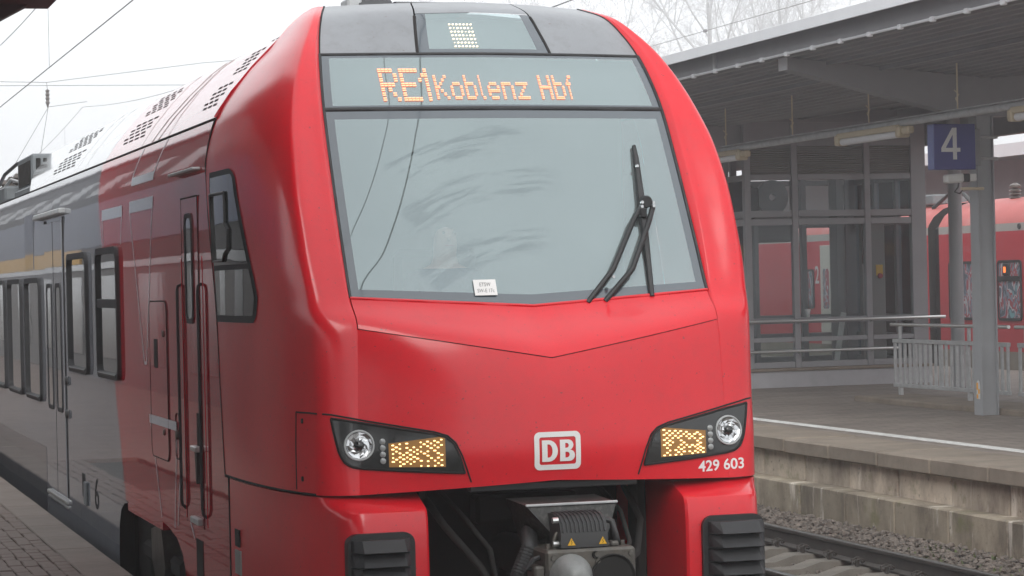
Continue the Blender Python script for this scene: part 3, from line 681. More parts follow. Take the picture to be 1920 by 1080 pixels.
# headlights
top_z = lerp_table([(.505, 1.516), (.530, 1.600), (.560, 1.668), (.600, 1.705), (.66, 1.722), (1.0, 1.785), (1.18, 1.818)])
bot_z = lerp_table([(.505, 1.514), (.80, 1.532), (1.03, 1.550), (1.09, 1.562), (1.125, 1.588), (1.148, 1.640), (1.165, 1.72), (1.18, 1.816)])
for s_ in (-1, 1):
    xs = [.505, .515, .53, .545, .56, .58, .60, .63, .66] + [.70 + .04 * i for i in range(9)] + [1.05, 1.08, 1.10, 1.12, 1.135, 1.148, 1.158, 1.17, 1.18]
    cols = [[on_front(s_ * x, bot_z(x) + (top_z(x) - bot_z(x)) * j / 6, .006) for j in range(7)] for x in xs]
    H = MB().grid(cols).build('headlight', M_lampblack, TR, smooth=50)
    rim = [c[-1] for c in cols] + [c[0] for c in reversed(cols)]
    MB().tube([p for p in rim] + [rim[0]], .007, 6).build('headlight_seal', M_gap, H, smooth=60)
    # round lamp: chrome bowl set behind a ring
    cx, cz = s_ * 1.045, 1.672; c0 = on_front(cx, cz, .016); nrm = (on_front(cx, cz, 1.0) - on_front(cx, cz, 0.0)).normalized()
    q = Vector((0, -1, 0)).rotation_difference(nrm)
    def dish(prof, name, m, n=28):
        mb = MB().lathe([(r_, -t) for r_, t in prof], (0, 0, 0), n=n); mb.v = [tuple(c0 + q @ Vector(v)) for v in mb.v]; return mb.build(name, m, H, smooth=45)
    dish([(.083, .004), (.080, .012), (.074, .012), (.071, .004)], 'lamp_ring', M_zinc)
    # faceted reflector
    mb = MB(); nseg = 12; rings = [.071, .055, .040, .026]; rng = random.Random(5 + s_)
    pts = [[(r_ * math.cos(2 * math.pi * k / nseg), -(.003 + .005 * (i == 0) + rng.uniform(-.002, .002)), r_ * math.sin(2 * math.pi * k / nseg)) for k in range(nseg)] for i, r_ in enumerate(rings)]
    for i in range(len(rings) - 1):
        for k in range(nseg):
            a, b, c, d = pts[i][k], pts[i][(k + 1) % nseg], pts[i + 1][(k + 1) % nseg], pts[i + 1][k]
            tl = Vector((0, rng.uniform(-.004, .004), 0)); mb.quad(a, b, Vector(c) + tl, Vector(d) - tl)
    mb.v = [tuple(c0 + q @ Vector(v)) for v in mb.v]; mb.build('lamp_reflector', M_chrome, H)
    dish([(.027, .004), (.022, .016), (.010, .022), (.0, .022)], 'lamp_bulb', M_lampblack, 16)
    # amber LED board with dots
    def led_z(x, f): return (1.555 + (.905 - x) * -.02) + f * ((1.715 + (.62 - x) * .13) - 1.555)
    bxs = [.605, .66, .72, .78, .84, .895]
    MB().grid([[on_front(s_ * x, led_z(x, f), .008) for f in (0, .5, 1)] for x in bxs]).build('led_board', M_ledbase, H)
    mb = MB()
    for j in range(11):
        for i in range(8):
            x = .625 + i * .0355 + (.018 if j % 2 else 0)
            if x > .885 or rng.random() < .20: continue
            z = led_z(x, .05 + .085 * j) + rng.uniform(-.002, .002); p = on_front(s_ * x, z, .011); a = rng.uniform(.0045, .008)
            mb.cbox(p.x - a, p.x + a, p.y - .003, p.y + .003, p.z - .0034, p.z + .0034, .001)
    tag(mb.build('led_dots', M_led, H), kind='stuff')
    for j in range(4):
        p = on_front(s_ * .925, 1.588 + j * .034, .008); mb = MB().lathe([(.017, 0), (.016, -.005), (.006, -.009), (0, -.009)], p, n=12); mb.build('marker_lamp', M_bulb, H, smooth=50)
    # joints round the headlight module
    front_line('panel_joint', [(s_ * 1.18, 1.838), (s_ * 1.0, 1.800), (s_ * .66, 1.735), (s_ * .59, 1.712), (s_ * .55, 1.675), (s_ * .515, 1.60), (s_ * .47, 1.462)], .005)
    side_line('panel_joint', [(.50, 1.845), (.36, 1.845), (.29, 1.842)], .005, s_=s_) if s_ < 0 else None
    side_line('panel_joint', [(.50, 1.845), (.50, 1.43)], .004, s_=s_)
    front_line('panel_joint', [(s_ * 1.22, 1.842), (s_ * 1.18, 1.838)], .005)
    for z in (1.80, 1.49):
        p = on_side(.43, z, .002, s_); MB().lathe([(0, -.006), (.013, -.005), (.015, .004)], p, axis='x', n=10).build('panel_screw', M_gap, skin)

# emblem and number
def rrect(x0, x1, z0, z1, r_, n=6):
    pts = []
    for cx, cz, a0 in ((x1 - r_, z1 - r_, 0), (x0 + r_, z1 - r_, 90), (x0 + r_, z0 + r_, 180), (x1 - r_, z0 + r_, 270)):
        for i in range(n + 1): a = R(a0 + 90 * i / n); pts.append((cx + r_ * math.cos(a), cz + r_ * math.sin(a)))
    return pts
def dens(pts, d=.012):
    out = []
    for p, q in zip(pts, pts[1:] + pts[:1]):
        n_ = max(1, int(math.dist(p, q) / d)); out += [(p[0] + (q[0] - p[0]) * i / n_, p[1] + (q[1] - p[1]) * i / n_) for i in range(n_)]
    return out
oi, oo = rrect(-.102, .102, 1.540, 1.686, .012), rrect(-.130, .130, 1.512, 1.714, .030)
mb = MB()
for a_, b_, c_, d_ in zip(oo, oo[1:] + oo[:1], oi[1:] + oi[:1], oi):
    n_ = max(1, int(math.dist(a_, b_) / .012)); L = lambda p, q, f: (p[0] + (q[0] - p[0]) * f, p[1] + (q[1] - p[1]) * f)
    for i in range(n_): mb.add([on_front(*L(a_, b_, i / n_), .005), on_front(*L(a_, b_, (i + 1) / n_), .005), on_front(*L(d_, c_, (i + 1) / n_), .005), on_front(*L(d_, c_, i / n_), .005)], [(0, 1, 2, 3)])
EM = mb.build('emblem_frame', M_white, TR, fix=False)
def letter(outer, holes, name):
    # bold letter: outline and counters bridged by triangulation
    bm = bmesh.new()
    for loop in [outer] + holes:
        vs_ = [bm.verts.new((p[0], 0, p[1])) for p in dens(loop, .02)]
        for i in range(len(vs_)): bm.edges.new((vs_[i], vs_[(i + 1) % len(vs_)]))
    bmesh.ops.triangle_fill(bm, edges=bm.edges[:], use_beauty=True)
    bm.verts.index_update(); mb = MB(); mb.add([on_front(v.co.x, v.co.z, .0055) for v in bm.verts], [[v.index for v in f.verts] for f in bm.faces]); bm.free()
    return mb.build(name, M_white, EM, fix=False)
def bowl(x0, xr, z0, z1, n=10):     # right half of a D, from top to bottom
    r_ = (z1 - z0) / 2; rx = min(r_, (xr - x0)); zc = (z0 + z1) / 2
    return [(xr - rx + rx * math.cos(R(90 - 180 * i / n)), zc + r_ * math.sin(R(90 - 180 * i / n))) for i in range(n + 1)]
za, zb = 1.556, 1.670
letter([(-.088, za), (-.088, zb)] + bowl(-.05, .000, za, zb), [[(-.058, za + .022), (-.058, zb - .022)] + bowl(-.05, -.030, za + .022, zb - .022)], 'emblem_letter')
zm = 1.614
letter([(.012, za), (.012, zb)] + bowl(.04, .088, zm, zb, 8)[:-1] + bowl(.04, .096, za, zm + .002, 8), [[(.042, zm + .012), (.042, zb - .018)] + bowl(.044, .062, zm + .012, zb - .018, 6), [(.042, za + .019), (.042, zm - .009)] + bowl(.044, .066, za + .019, zm - .009, 6)], 'emblem_letter')
V, F = text_mesh('429 603', 1.0, 0.018)
mb = MB(); mb.add([on_front(.845 + u * .300, 1.452 + v * .062 + u * .004, .003) for u, v in V], F)
nb_ = mb.build('vehicle_number', M_white, TR, fix=False)

# lower bumper corners
for s_ in (-1, 1):
    prof = [(1.400, .24), (1.398, .205), (1.372, .13), (1.342, .045), (1.325, .018), (1.29, .002), (1.20, -.008), (1.0, -.012), (.75, -.005), (.55, .03), (.42, .10)]
    rows_ = []
    for z, yf in prof:
        T_ = (1.250 - .02 * min(1, (1.4 - z) / .1), .30 - .06 * min(1, (1.4 - z) / .1)); B_ = (1.44, 1.82); p0 = (1.06, yf)
        r_ = [(.66, .95, z), (.70, yf + .12, z), (.722, yf + .012, z), (.735, yf, z)] + [(.735 + (1.06 - .735) * i / 5, yf, z) for i in range(1, 6)]
        L1 = math.dist(p0, T_); L2 = math.dist(T_, B_); td = Vector((.38, .92)).normalized()
        for i in range(1, 11):
            q = hermite(p0, T_, (L1 * 1.2, 0), (td.x * L1 * 1.0, td.y * L1 * 1.0), i / 10); r_.append((q[0], q[1], z))
        for i in range(1, 9):
            q = hermite(T_, B_, (td.x * L2 * .62, td.y * L2 * .62), (0, L2), i / 8); r_.append((q[0], q[1], z))
        rows_.append([(s_ * a, b, c) for a, b, c in r_])
    # top closing row under the nose
    rows_.insert(0, [(a * .985, b + .06, c + .002) for a, b, c in rows_[0]])
    BU = MB().grid(rows_).build('bumper_corner', M_red, TR, smooth=32)
    # crash block: black housing with ribs
    hp = rrect(.805, 1.165, .50, 1.225, .06, 5)
    hp = [(s_ * a, b) for a, b in hp]
    CB = MB().prism(hp, 'y', -.035, .05).build('crash_block', M_black, TR)
    for j in range(9):
        zt = 1.195 - j * .0745
        x0, x1 = .835, 1.150
        yo = -.035
        A = [(x0, yo), (x1, yo), (x1 - .008, yo - .06), (x1 - .045, yo - .12), (x0 + .045, yo - .12), (x0 + .008, yo - .06)]
        lo = [(s_ * a, b, zt - .060) for a, b in A]; hi = [(s_ * a, b + (0 if i < 2 else .03 if i in (2, 5) else .055), zt) for i, (a, b) in enumerate(A)]
        n = 6; mb = MB().add(lo + hi, [tuple(range(n)), tuple(range(2 * n - 1, n - 1, -1))] + [(i, (i + 1) % n, (i + 1) % n + n, i + n) for i in range(n)])
        mb.build('rib', M_rubber, CB)
    p = (s_ * 1.372, .95, 1.17); MB().lathe([(0, -.012), (.02, -.010), (.026, .008)], (s_ * 1.318, .62, 1.20), axis='x', n=12).build('jacking_cap', M_red, BU)
# coupler recess
CR = MB()
CR.quad((-.75, 1.0, .35), (.75, 1.0, .35), (.75, 1.0, 1.46), (-.75, 1.0, 1.46)); CR.quad((-.75, .12, 1.445), (.75, .12, 1.445), (.75, 1.0, 1.445), (-.75, 1.0, 1.445))
CR.build('coupler_recess', M_deep, TR)
MB().cbox(-.47, .47, .07, .13, 1.405, 1.448, .006).build('recess_lintel', M_black, TR)
# coupler
CP = MB().tube([(0, 1.0, .98), (0, -.15, 1.0)], .11, 16).build('coupler', M_deep, TR, smooth=40)
hd = MB(); hx = .245
hd.cbox(-hx, hx, -.52, -.16, .70, 1.140, .014)
HD = hd.build('coupler_head', M_steel, CP)
MB().lathe([(.115, .0), (.113, -.02), (.085, -.09), (.055, -.14), (.03, -.15), (0, -.15)], (-.115, -.522, 1.005), n=24).build('coupling_cone', M_cone, CP, smooth=40)
MB().lathe([(.125, -.004), (.120, -.010), (.112, -.004), (.108, .0), (0, .0)], (.115, -.522, .985), n=24).build('coupling_funnel', M_deep, CP, smooth=40)
for x, z in ((-.205, 1.10), (.215, 1.105), (.035, 1.075), (.03, 1.11), (-.215, .93), (.222, .90)):
    MB().lathe([(.014, 0), (.013, -.008), (0, -.008)], (x, -.521, z), n=8).build('head_bolt', M_steel, CP)
MB().lathe([(.020, -.001), (.017, -.006), (.013, -.002), (0, -.001)], (.022, -.523, 1.108), n=12).build('pilot_hole', M_deep, CP)
hood = MB(); hood.add([(-.265, -.26, 1.350), (.235, -.26, 1.350), (.17, -.31, 1.20), (-.14, -.31, 1.20), (-.265, .10, 1.362), (.235, .10, 1.362), (.22, .10, 1.10), (-.18, .10, 1.10)],
    [(0, 1, 2, 3), (0, 4, 5, 1), (0, 3, 7, 4), (1, 5, 6, 2), (4, 7, 6, 5)]); hood.build('coupler_hood', M_hoodm, CP); MB().cbox(-.268, .238, -.275, -.255, 1.345, 1.358, .003).build('hood_edge', M_zinc, CP)
cv = MB(); pr = []
for i in range(11):
    a = R(100 - i * 14); pr.append((-.385 - .105 * math.cos(a) * 1.0 - .0, 1.215 + .098 * math.sin(a)))
pr = [(-.28, 1.31), (-.36, 1.312), (-.42, 1.300), (-.465, 1.27), (-.485, 1.22), (-.488, 1.145), (-.30, 1.14)]
MB().prism(pr, 'x', -.150, .105).build('electric_coupler_cover', M_hose, CP, smooth=35)
for i in range(11):
    x = -.138 + i * .0225
    MB().tube([(x, -.300, 1.316), (x, -.36, 1.317), (x, -.42, 1.305), (x, -.467, 1.274), (x, -.489, 1.225)], .0045, 5).build('cover_rib', M_rubber, CP)
for x in (-.095, .075):
    MB().add([(x - .021, -.492, 1.158), (x + .021, -.492, 1.158), (x, -.492, 1.196), (x - .021, -.489, 1.158), (x + .021, -.489, 1.158), (x, -.489, 1.196)], [(0, 1, 2), (3, 5, 4), (0, 3, 4, 1), (1, 4, 5, 2), (2, 5, 3, 0)]).build('warning_triangle', M_yellow, CP)
    MB().tube([(x + .003, -.4935, 1.187), (x - .003, -.4935, 1.176), (x + .003, -.4935, 1.174), (x - .002, -.4935, 1.163)], .0016, 4).build('triangle_mark', M_black, CP)
MB().tube([(-.34, -.05, .70), (-.345, -.20, .82), (-.315, -.28, 1.00), (-.25, -.26, 1.13), (-.20, -.10, 1.20)], .043, 14).build('ribbed_hose', M_hose, CP, smooth=50)
for i in range(26):
    f = i / 25; P_ = [Vector(p) for p in ((-.34, -.05, .70), (-.345, -.20, .82), (-.315, -.28, 1.00), (-.25, -.26, 1.13))]
    k = min(2, int(f * 3)); u = f * 3 - k; p = P_[k].lerp(P_[k + 1], u); d = (P_[k + 1] - P_[k]).normalized() * .006
    MB().tube([p - d, p + d], .0465, 12).build('hose_ring', M_hose, CP)
MB().tube([(.13, -.36, 1.27), (.165, -.38, 1.26), (.178, -.40, 1.19), (.20, -.38, 1.12), (.25, -.30, 1.08)], .017, 8).build('air_hose', M_hose, CP, smooth=50)
MB().tube([(-.165, -.38, 1.10), (-.175, -.42, 1.15), (-.165, -.43, 1.20), (-.15, -.42, 1.22)], .011, 8).build('air_pipe', M_steel, CP, smooth=50)
MB().tube([(-.24, -.42, 1.02), (-.32, -.44, 1.05), (-.29, -.44, 1.09), (-.22, -.40, 1.10)], .014, 8).build('air_pipe', M_hose, CP, smooth=50)
for z in (1.165, 1.285): MB().tube([(-.180, -.44, z), (-.150, -.44, z)], .016, 8).build('cover_hinge', M_stainless, CP)
for x in (-.07, -.02, .10, .15): MB().cbox(x - .022, x + .022, -.47, -.40, 1.138, 1.165, .008).build('cover_latch', M_steel, CP)
MB().cbox(-.30, -.24, -.50, -.36, .98, 1.06, .01).build('air_valve', M_steel, CP)
for pts_, r_ in (([(-.62, .6, 1.40), (-.58, .2, 1.22), (-.45, -.02, 1.02), (-.34, -.10, .80)], .020), ([(-.50, .7, 1.40), (-.46, .25, 1.26), (-.38, .02, 1.10), (-.36, -.05, .85)], .014), ([(.60, .7, 1.38), (.55, .25, 1.20), (.42, -.05, 1.05), (.28, -.25, 1.02)], .018), ([(.40, .6, 1.40), (.42, .2, 1.25), (.36, -.1, 1.12), (.27, -.3, 1.06)], .013)):
    MB().tube(pts_, r_, 8).build('recess_cable', M_deep, CP, smooth=50)
for x0_, x1_ in ((-.66, -.60), (.60, .66)): MB().cbox(x0_, x1_, .45, .60, .5, 1.42, .01).build('recess_frame', M_deep, CP)
MB().cbox(-.30, .30, .55, .70, 1.18, 1.34, .02).build('recess_crossbeam', M_deep, CP)
MB().cbox(-.10, .06, -.523, -.519, .86, .90, .001).build('head_plate', M_cone, CP)
for x in (-.20, -.165, .17, .205):
    MB().tube([(x, -.42, 1.14), (x, -.42, 1.165)], .013, 6).build('head_nut', M_steel, CP)

# ------------------------------------------------------------------ train side and roof
YEND = 26.0
sec_x = pchip([.93, 2.9, 3.1, 3.28, 3.40, 3.48, 3.53, 3.555], [1.44, 1.44, 1.437, 1.427, 1.408, 1.388, 1.372, 1.363])
yj = lerp_table([(.4, 1.845), (1.405, 1.845), (1.412, 1.957), (1.62, 1.997), (1.85, 2.037), (2.285, 2.107), (2.45, 2.147), (2.67, 2.227), (2.95, 2.337), (3.28, 2.467), (3.555, 2.467)])
ylv = lambda z: 7.53 - (3.40 - z) * .545          # slanting border between red and grey
zr = [.93, 1.2, 1.404, 1.413, 1.85, 2.285, 2.67, 2.95, 3.10, 3.20, 3.28, 3.34, 3.40, 3.45, 3.49, 3.53, 3.555]
for s_ in (-1, 1):
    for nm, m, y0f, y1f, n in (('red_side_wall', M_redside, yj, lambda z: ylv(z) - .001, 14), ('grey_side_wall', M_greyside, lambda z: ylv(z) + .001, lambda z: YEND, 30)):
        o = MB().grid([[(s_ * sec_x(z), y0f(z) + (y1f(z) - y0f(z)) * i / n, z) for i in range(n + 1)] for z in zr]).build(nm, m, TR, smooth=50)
    # lower side with the wheel arch cut out
    arch = [(3.43, .30), (3.46, .66), (3.60, .79), (3.80, .865), (4.1, .905), (4.43, .925)]
    MB().add([(s_ * 1.44, a, b) for a, b in [(1.847, .30), (1.847, .929), (4.43, .929)] + arch[::-1]], [tuple(range(9))]).build('red_lower_panel', M_redside, TR)
    q = [(6.12, .929), (5.95, .905), (5.80, .90)]
    a2 = [(6.11, .915), (6.28, .90), (6.46, .84), (6.58, .70), (6.62, .30)]
    MB().add([(s_ * 1.44, a, b) for a, b in [(6.11, .929), (6.185, .929), (6.50, .30)] if False] + [(s_ * 1.44, a, b) for a, b in a2 + [(YEND, .30), (YEND, .929), (6.11, .929)]], [tuple(range(8))]).build('grey_lower_panel', M_greyside, TR)
    MB().box(s_ * 1.436, s_ * 1.20, 4.43, 6.11, .86, .927).build('arch_lintel', M_redside, TR)
    MB().box(s_ * 1.40, s_ * 1.34, 6.5, YEND, .12, .30).build('underframe_skirt', M_deep, TR)
    # darker painted sill along the grey cars
    MB().box(s_ * 1.4405, s_ * 1.4425, 11.6, YEND, .31, 1.02).build('sill_band', M_darkside, TR)
# bogie seen through the arch
MB().box(-1.30, 1.30, 6.76, YEND, -.10, .92).build('underframe', M_deep, TR); MB().box(-1.2, 1.2, 1.1, 3.29, .0, .92).build('underframe', M_deep, TR)
BG = MB().box(-1.27, 1.27, 3.3, 6.75, -.12, .915).build('bogie', M_deep, TR)
for y in (4.1, 6.0):
    MB().lathe([(0, -.07), (.16, -.07), (.18, -.03), (.40, -.03), (.43, 0), (.46, .03), (.46, .08), (0, .08)], (-1.20, y, .42), axis='x', n=28).build('wheel', M_rust, BG, smooth=40)
MB().prism([(4.72, .40), (4.60, .58), (4.72, .80), (4.78, .86), (4.98, .84), (5.22, .80), (5.20, .58), (5.02, .42)], 'x', -1.40, -1.28).build('axle_box', M_steel, BG)
MB().cbox(-1.36, -1.22, 4.2, 5.9, .52, .66, .03).build('bogie_frame', M_deep, BG)

# roof fairing above the seam
fsec = [(1.358, 3.568), (1.332, 3.61), (1.258, 3.72), (1.13, 3.875), (.99, 4.02), (.90, 4.09), (.80, 4.135), (.60, 4.17), (.30, 4.195), (0, 4.20)]
yjr = lerp_table([(3.5, 2.475), (3.84, 2.395), (3.98, 2.345), (4.1, 2.30), (4.2, 2.27)])
yend = lambda z: 13.35 + (z - 3.56) * 5.2
yl2 = lambda z: 7.50 + (z - 3.56) * .15
for s_ in (-1, 1):
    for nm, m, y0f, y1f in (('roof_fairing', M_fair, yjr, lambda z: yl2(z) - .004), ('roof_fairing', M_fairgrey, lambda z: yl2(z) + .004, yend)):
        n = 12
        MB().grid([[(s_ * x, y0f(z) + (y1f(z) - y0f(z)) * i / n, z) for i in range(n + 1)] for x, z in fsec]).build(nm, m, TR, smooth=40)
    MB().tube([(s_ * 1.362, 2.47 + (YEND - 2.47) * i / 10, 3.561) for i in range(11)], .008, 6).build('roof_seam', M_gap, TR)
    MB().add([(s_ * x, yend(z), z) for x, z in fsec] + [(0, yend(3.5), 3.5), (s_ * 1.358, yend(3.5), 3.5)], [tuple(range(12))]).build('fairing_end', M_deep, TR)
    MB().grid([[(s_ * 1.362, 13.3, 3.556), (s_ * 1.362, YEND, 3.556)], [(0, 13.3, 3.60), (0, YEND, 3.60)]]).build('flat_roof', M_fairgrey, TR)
MB().tube([(-x - .004, yjr(z) - .004, z) for x, z in fsec[:7]], .010, 6).build('nose_joint', M_redside, TR)
MB().tube([(-sec_x(z) - .001, yj(z) - .003, z) for z in (1.413, 1.62, 1.85, 2.285, 2.45, 2.67, 2.95, 3.28, 3.4, 3.5, 3.55)], .004, 6).build('nose_joint', M_gap, TR)
MB().tube([(-1.441, 1.840, .35), (-1.441, 1.840, 1.404), (-1.441, 1.95, 1.404)], .005, 6).build('nose_joint', M_gap, TR)
MB().tube([on_side(.30 + (1.95 - .30) * i / 20, 1.412, .0) for i in range(21)], .007, 6).build('nose_joint', M_gap, TR)
# grilles: slots in the fairing
def fair_pt(y, z, off=.002):
    for (x0, z0), (x1, z1) in zip(fsec, fsec[1:]):
        if z0 <= z <= z1:
            f = (z - z0) / (z1 - z0); n = Vector((-(z1 - z0), 0, (x0 - x1))).normalized()
            return Vector((-(x0 + (x1 - x0) * f), y, z)) + n * off
    return Vector((-1.358, y, z))
def slots(ya, yb, za_, zb_, nrow, ncol, fin=True):
    G = MB()
    for j in range(nrow):
        z = za_ + (zb_ - za_) * (j + .5) / nrow; hz = (zb_ - za_) / nrow * .21
        for i in range(ncol):
            w_ = (yb - ya) / ncol; y = ya + w_ * (i + (.5 if j % 2 else .1)) ; hy = w_ * .34
            G.quad(fair_pt(y - hy, z - hz), fair_pt(y + hy, z - hz), fair_pt(y + hy, z + hz), fair_pt(y - hy, z + hz))
    return G.build('vent_grille', M_gap, TR, fix=False)
slots(2.85, 3.40, 3.66, 3.83, 5, 3); slots(2.75, 3.25, 3.88, 4.04, 5, 3); slots(2.6, 3.05, 4.085, 4.125, 3, 3)
slots(5.9, 7.1, 3.655, 3.83, 5, 4); slots(5.9, 7.1, 3.88, 4.05, 6, 4); slots(5.9, 7.1, 4.09, 4.13, 3, 5)
slots(10.2, 12.0, 3.655, 3.83, 5, 5); slots(10.4, 12.2, 3.88, 4.05, 6, 5); slots(10.4, 12.2, 4.09, 4.13, 3, 5)
for y in (4.30, 5.55, 8.9, 9.6):
    MB().tube([fair_pt(y + (z - 3.57) * .1, z, .001) for z in (3.572, 3.72, 3.87, 4.02, 4.09, 4.134)], .002, 5).build('fairing_joint', M_fairgrey, TR)
for y in (4.75, 5.05): MB().tube([fair_pt(y - (z - 3.57) * .9, z, .001) for z in (3.572, 3.72, 3.87, 4.02, 4.09, 4.134)], .004, 5).build('silver_line', M_fairgrey, TR)
# equipment on the flat roof
mbx = MB().cbox(-1.18, -.55, 14.9, 16.4, 3.62, 4.05, .02)
EQ = mbx.build('roof_converter', M_equip, TR)
for i in range(9): MB().cbox(-1.195, -1.179, 15.0 + i * .14, 15.07 + i * .14, 3.72, 3.98, .004).build('louvre', M_deep, EQ)
for i in range(7):
    MB().cbox(-1.13 + i * .08, -1.08 + i * .08, 14.885, 14.899, 3.70, 4.0, .004).build('louvre', M_deep, EQ)
MB().cbox(-1.30, -.4, 16.8, 18.5, 3.60, 3.78, .03).build('roof_box', M_equip, TR)
MB().cbox(-1.30, -.9, 14.0, 15.6, 3.575, 3.66, .02).build('roof_box', M_equip, TR)
MB().tube([(-1.1, 16.4, 4.02), (-1.1, 17.2, 4.06), (-1.15, 18.3, 3.98), (-1.2, 19.6, 3.72)], .022, 8).build('roof_cable', M_hose, TR, smooth=50)
MB().tube([(-.9, 16.4, 3.95), (-.95, 17.4, 3.95), (-1.0, 18.6, 3.82), (-1.05, 19.8, 3.70)], .022, 8).build('roof_cable', M_hose, TR, smooth=50)
MB().tube([(-1.15, 16.4, 3.80), (-1.2, 17.0, 3.86), (-1.2, 17.8, 3.80), (-1.2, 18.4, 3.64)], .018, 8).build('roof_cable', M_zinc, TR, smooth=50)
MB().tube([(-.7, 17.0, 3.7), (-.7, 18.2, 4.0), (-.7, 20.5, 3.8)], .03, 8).build('pantograph_arm', M_equip, TR, smooth=50)
for y in (17.2, 18.0, 18.9): MB().lathe([(.03, 0), (.07, .03), (.03, .06), (.07, .09), (.03, .12), (.07, .15), (.03, .20)], (-1.1, y, 3.74), axis='z', n=12).build('roof_insulator', M_insul, TR)

# side fittings, built on the visible side x = -1.44 (y, z outlines)
SX = -1.44
def side_ring(name, outer, inner, x_out, m, parent):
    n = len(outer); mb = MB()
    A = [(SX - x_out, p[0], p[1]) for p in outer]; B = [(SX - x_out, p[0], p[1]) for p in inner]; C = [(SX + .002, p[0], p[1]) for p in outer]; D = [(SX + .002, p[0], p[1]) for p in inner]
    mb.add(A + B + C + D, [f for i in range(n) for j in [(i + 1) % n] for f in ((i, j, j + n, i + n), (i, i + 2 * n, j + 2 * n, j), (i + n, j + n, j + 3 * n, i + 3 * n))])
    return mb.build(name, m, parent)
def side_poly(name, pts, x_out, m, parent): return MB().add([(SX - x_out, p[0], p[1]) for p in pts], [tuple(range(len(pts)))]).build(name, m, parent)
def window(y0, y1, z0, z1, transom=None):
    o, i_ = rrect(y0, y1, z0, z1, .10), rrect(y0 + .042, y1 - .042, z0 + .05, z1 - .05, .07)
    W = side_poly('window', i_, .006, M_sidewin, TR)
    side_ring('window_frame', o, i_, .030, M_rubber, W)
    MB().tube([(SX - .028, y0 + .10, z0 + .035), (SX - .028, y1 - .10, z0 + .035)], .014, 6).build('frame_edge', M_black, W)
    if transom: MB().cbox(SX - .024, SX - .004, y0 + .05, y1 - .05, transom - .035, transom + .035, .004).build('transom', M_rubber, W)
window(6.27, 7.50, 1.83, 2.86, 2.42); window(8.14, 9.45, 1.82, 2.85)
for y in (11.78, 13.60, 15.42, 17.24, 19.06): window(y, y + 1.40, 1.45, 2.665)
# passenger door: two leaves
for i, (y0, y1) in enumerate(((9.90, 10.60), (10.62, 11.32))):
    D = MB().cbox(SX - .012, SX + .01, y0, y1, .66, 3.17, .005).build('door_leaf', M_greyside, TR)
    o, i_ = rrect(y0 + .13, y1 - .13, 1.42, 2.60, .08), rrect(y0 + .17, y1 - .17, 1.46, 2.56, .06)
    side_poly('door_window', i_, .0145, M_sidewin, D); side_ring('door_window_seal', o, i_, .020, M_rubber, D)
MB().cbox(SX - .03, SX + .01, 9.86, 11.38, .60, .635, .006).build('door_step', M_stainless, TR)
MB().cbox(SX - .02, SX + .01, 9.86, 11.38, .560, .585, .006).build('door_step', M_stainless, TR)
for y in (9.87, 11.35): MB().box(SX - .006, SX + .01, y - .02, y + .02, .66, 3.20).build('door_seal', M_gap, TR)
MB().box(SX - .014, SX + .01, 10.603, 10.617, .66, 3.17).build('door_seal', M_gap, TR)
MB().cbox(SX - .045, SX + .02, 9.78, 12.0, 3.225, 3.275, .01).build('rain_strip', M_zinc, TR)
for z in (1.72, 1.42): MB().lathe([(0, -.02), (.035, -.02), (.045, 0)], (SX - .006, 9.75, z), axis='x', n=14).build('door_button', M_black, TR)
MB().box(SX - .004, SX + .01, 12.4, 13.2, 2.75, 3.30).build('door_pocket_panel', M_darkside, TR)
# cab side window: frame rows follow the tapering nose
yfr = lerp_table([(2.32, 1.15), (2.36, 1.09), (2.46, 1.05), (2.58, 1.12), (3.16, 1.58), (3.20, 1.66), (3.22, 1.75)])
ybk = lambda z: 2.105 + (z - 2.33) * .245 - .02
zz = [2.32, 2.335, 2.36, 2.41, 2.46, 2.52, 2.58, 2.64, 2.75, 2.9, 3.05, 3.12, 3.16, 3.19, 3.205, 3.22]
def cab_rows(z0, z1, ins, off):
    zs = [z0] + [z for z in zz if z0 < z < z1] + [z1]
    return [[on_side(yfr(min(max(z, 2.32), 3.22)) + ins + (ybk(z) - ins - yfr(z) - ins) * i / 8, z, off) for i in range(9)] for z in zs]
CW = MB().grid(cab_rows(2.32, 3.22, 0, .005)).build('cab_window', M_rubber, TR, smooth=50)
MB().grid(cab_rows(2.36, 2.625, .05, .010)).build('cab_pane', M_sidewin, CW, smooth=50)
MB().grid(cab_rows(2.655, 3.185, .05, .010)).build('cab_pane', M_sidewin, CW, smooth=50)
mp = [(2.19, 3.08), (1.78, 3.08), (1.76, 3.03), (1.74, 2.90), (1.66, 2.86), (1.66, 2.75), (1.76, 2.72), (1.80, 2.68), (2.10, 2.68), (2.19, 3.08)]
MB().tube([on_side(a, b, .016) for a, b in mp], .010, 6).build('mirror_flap_edge', M_black, CW, smooth=40)
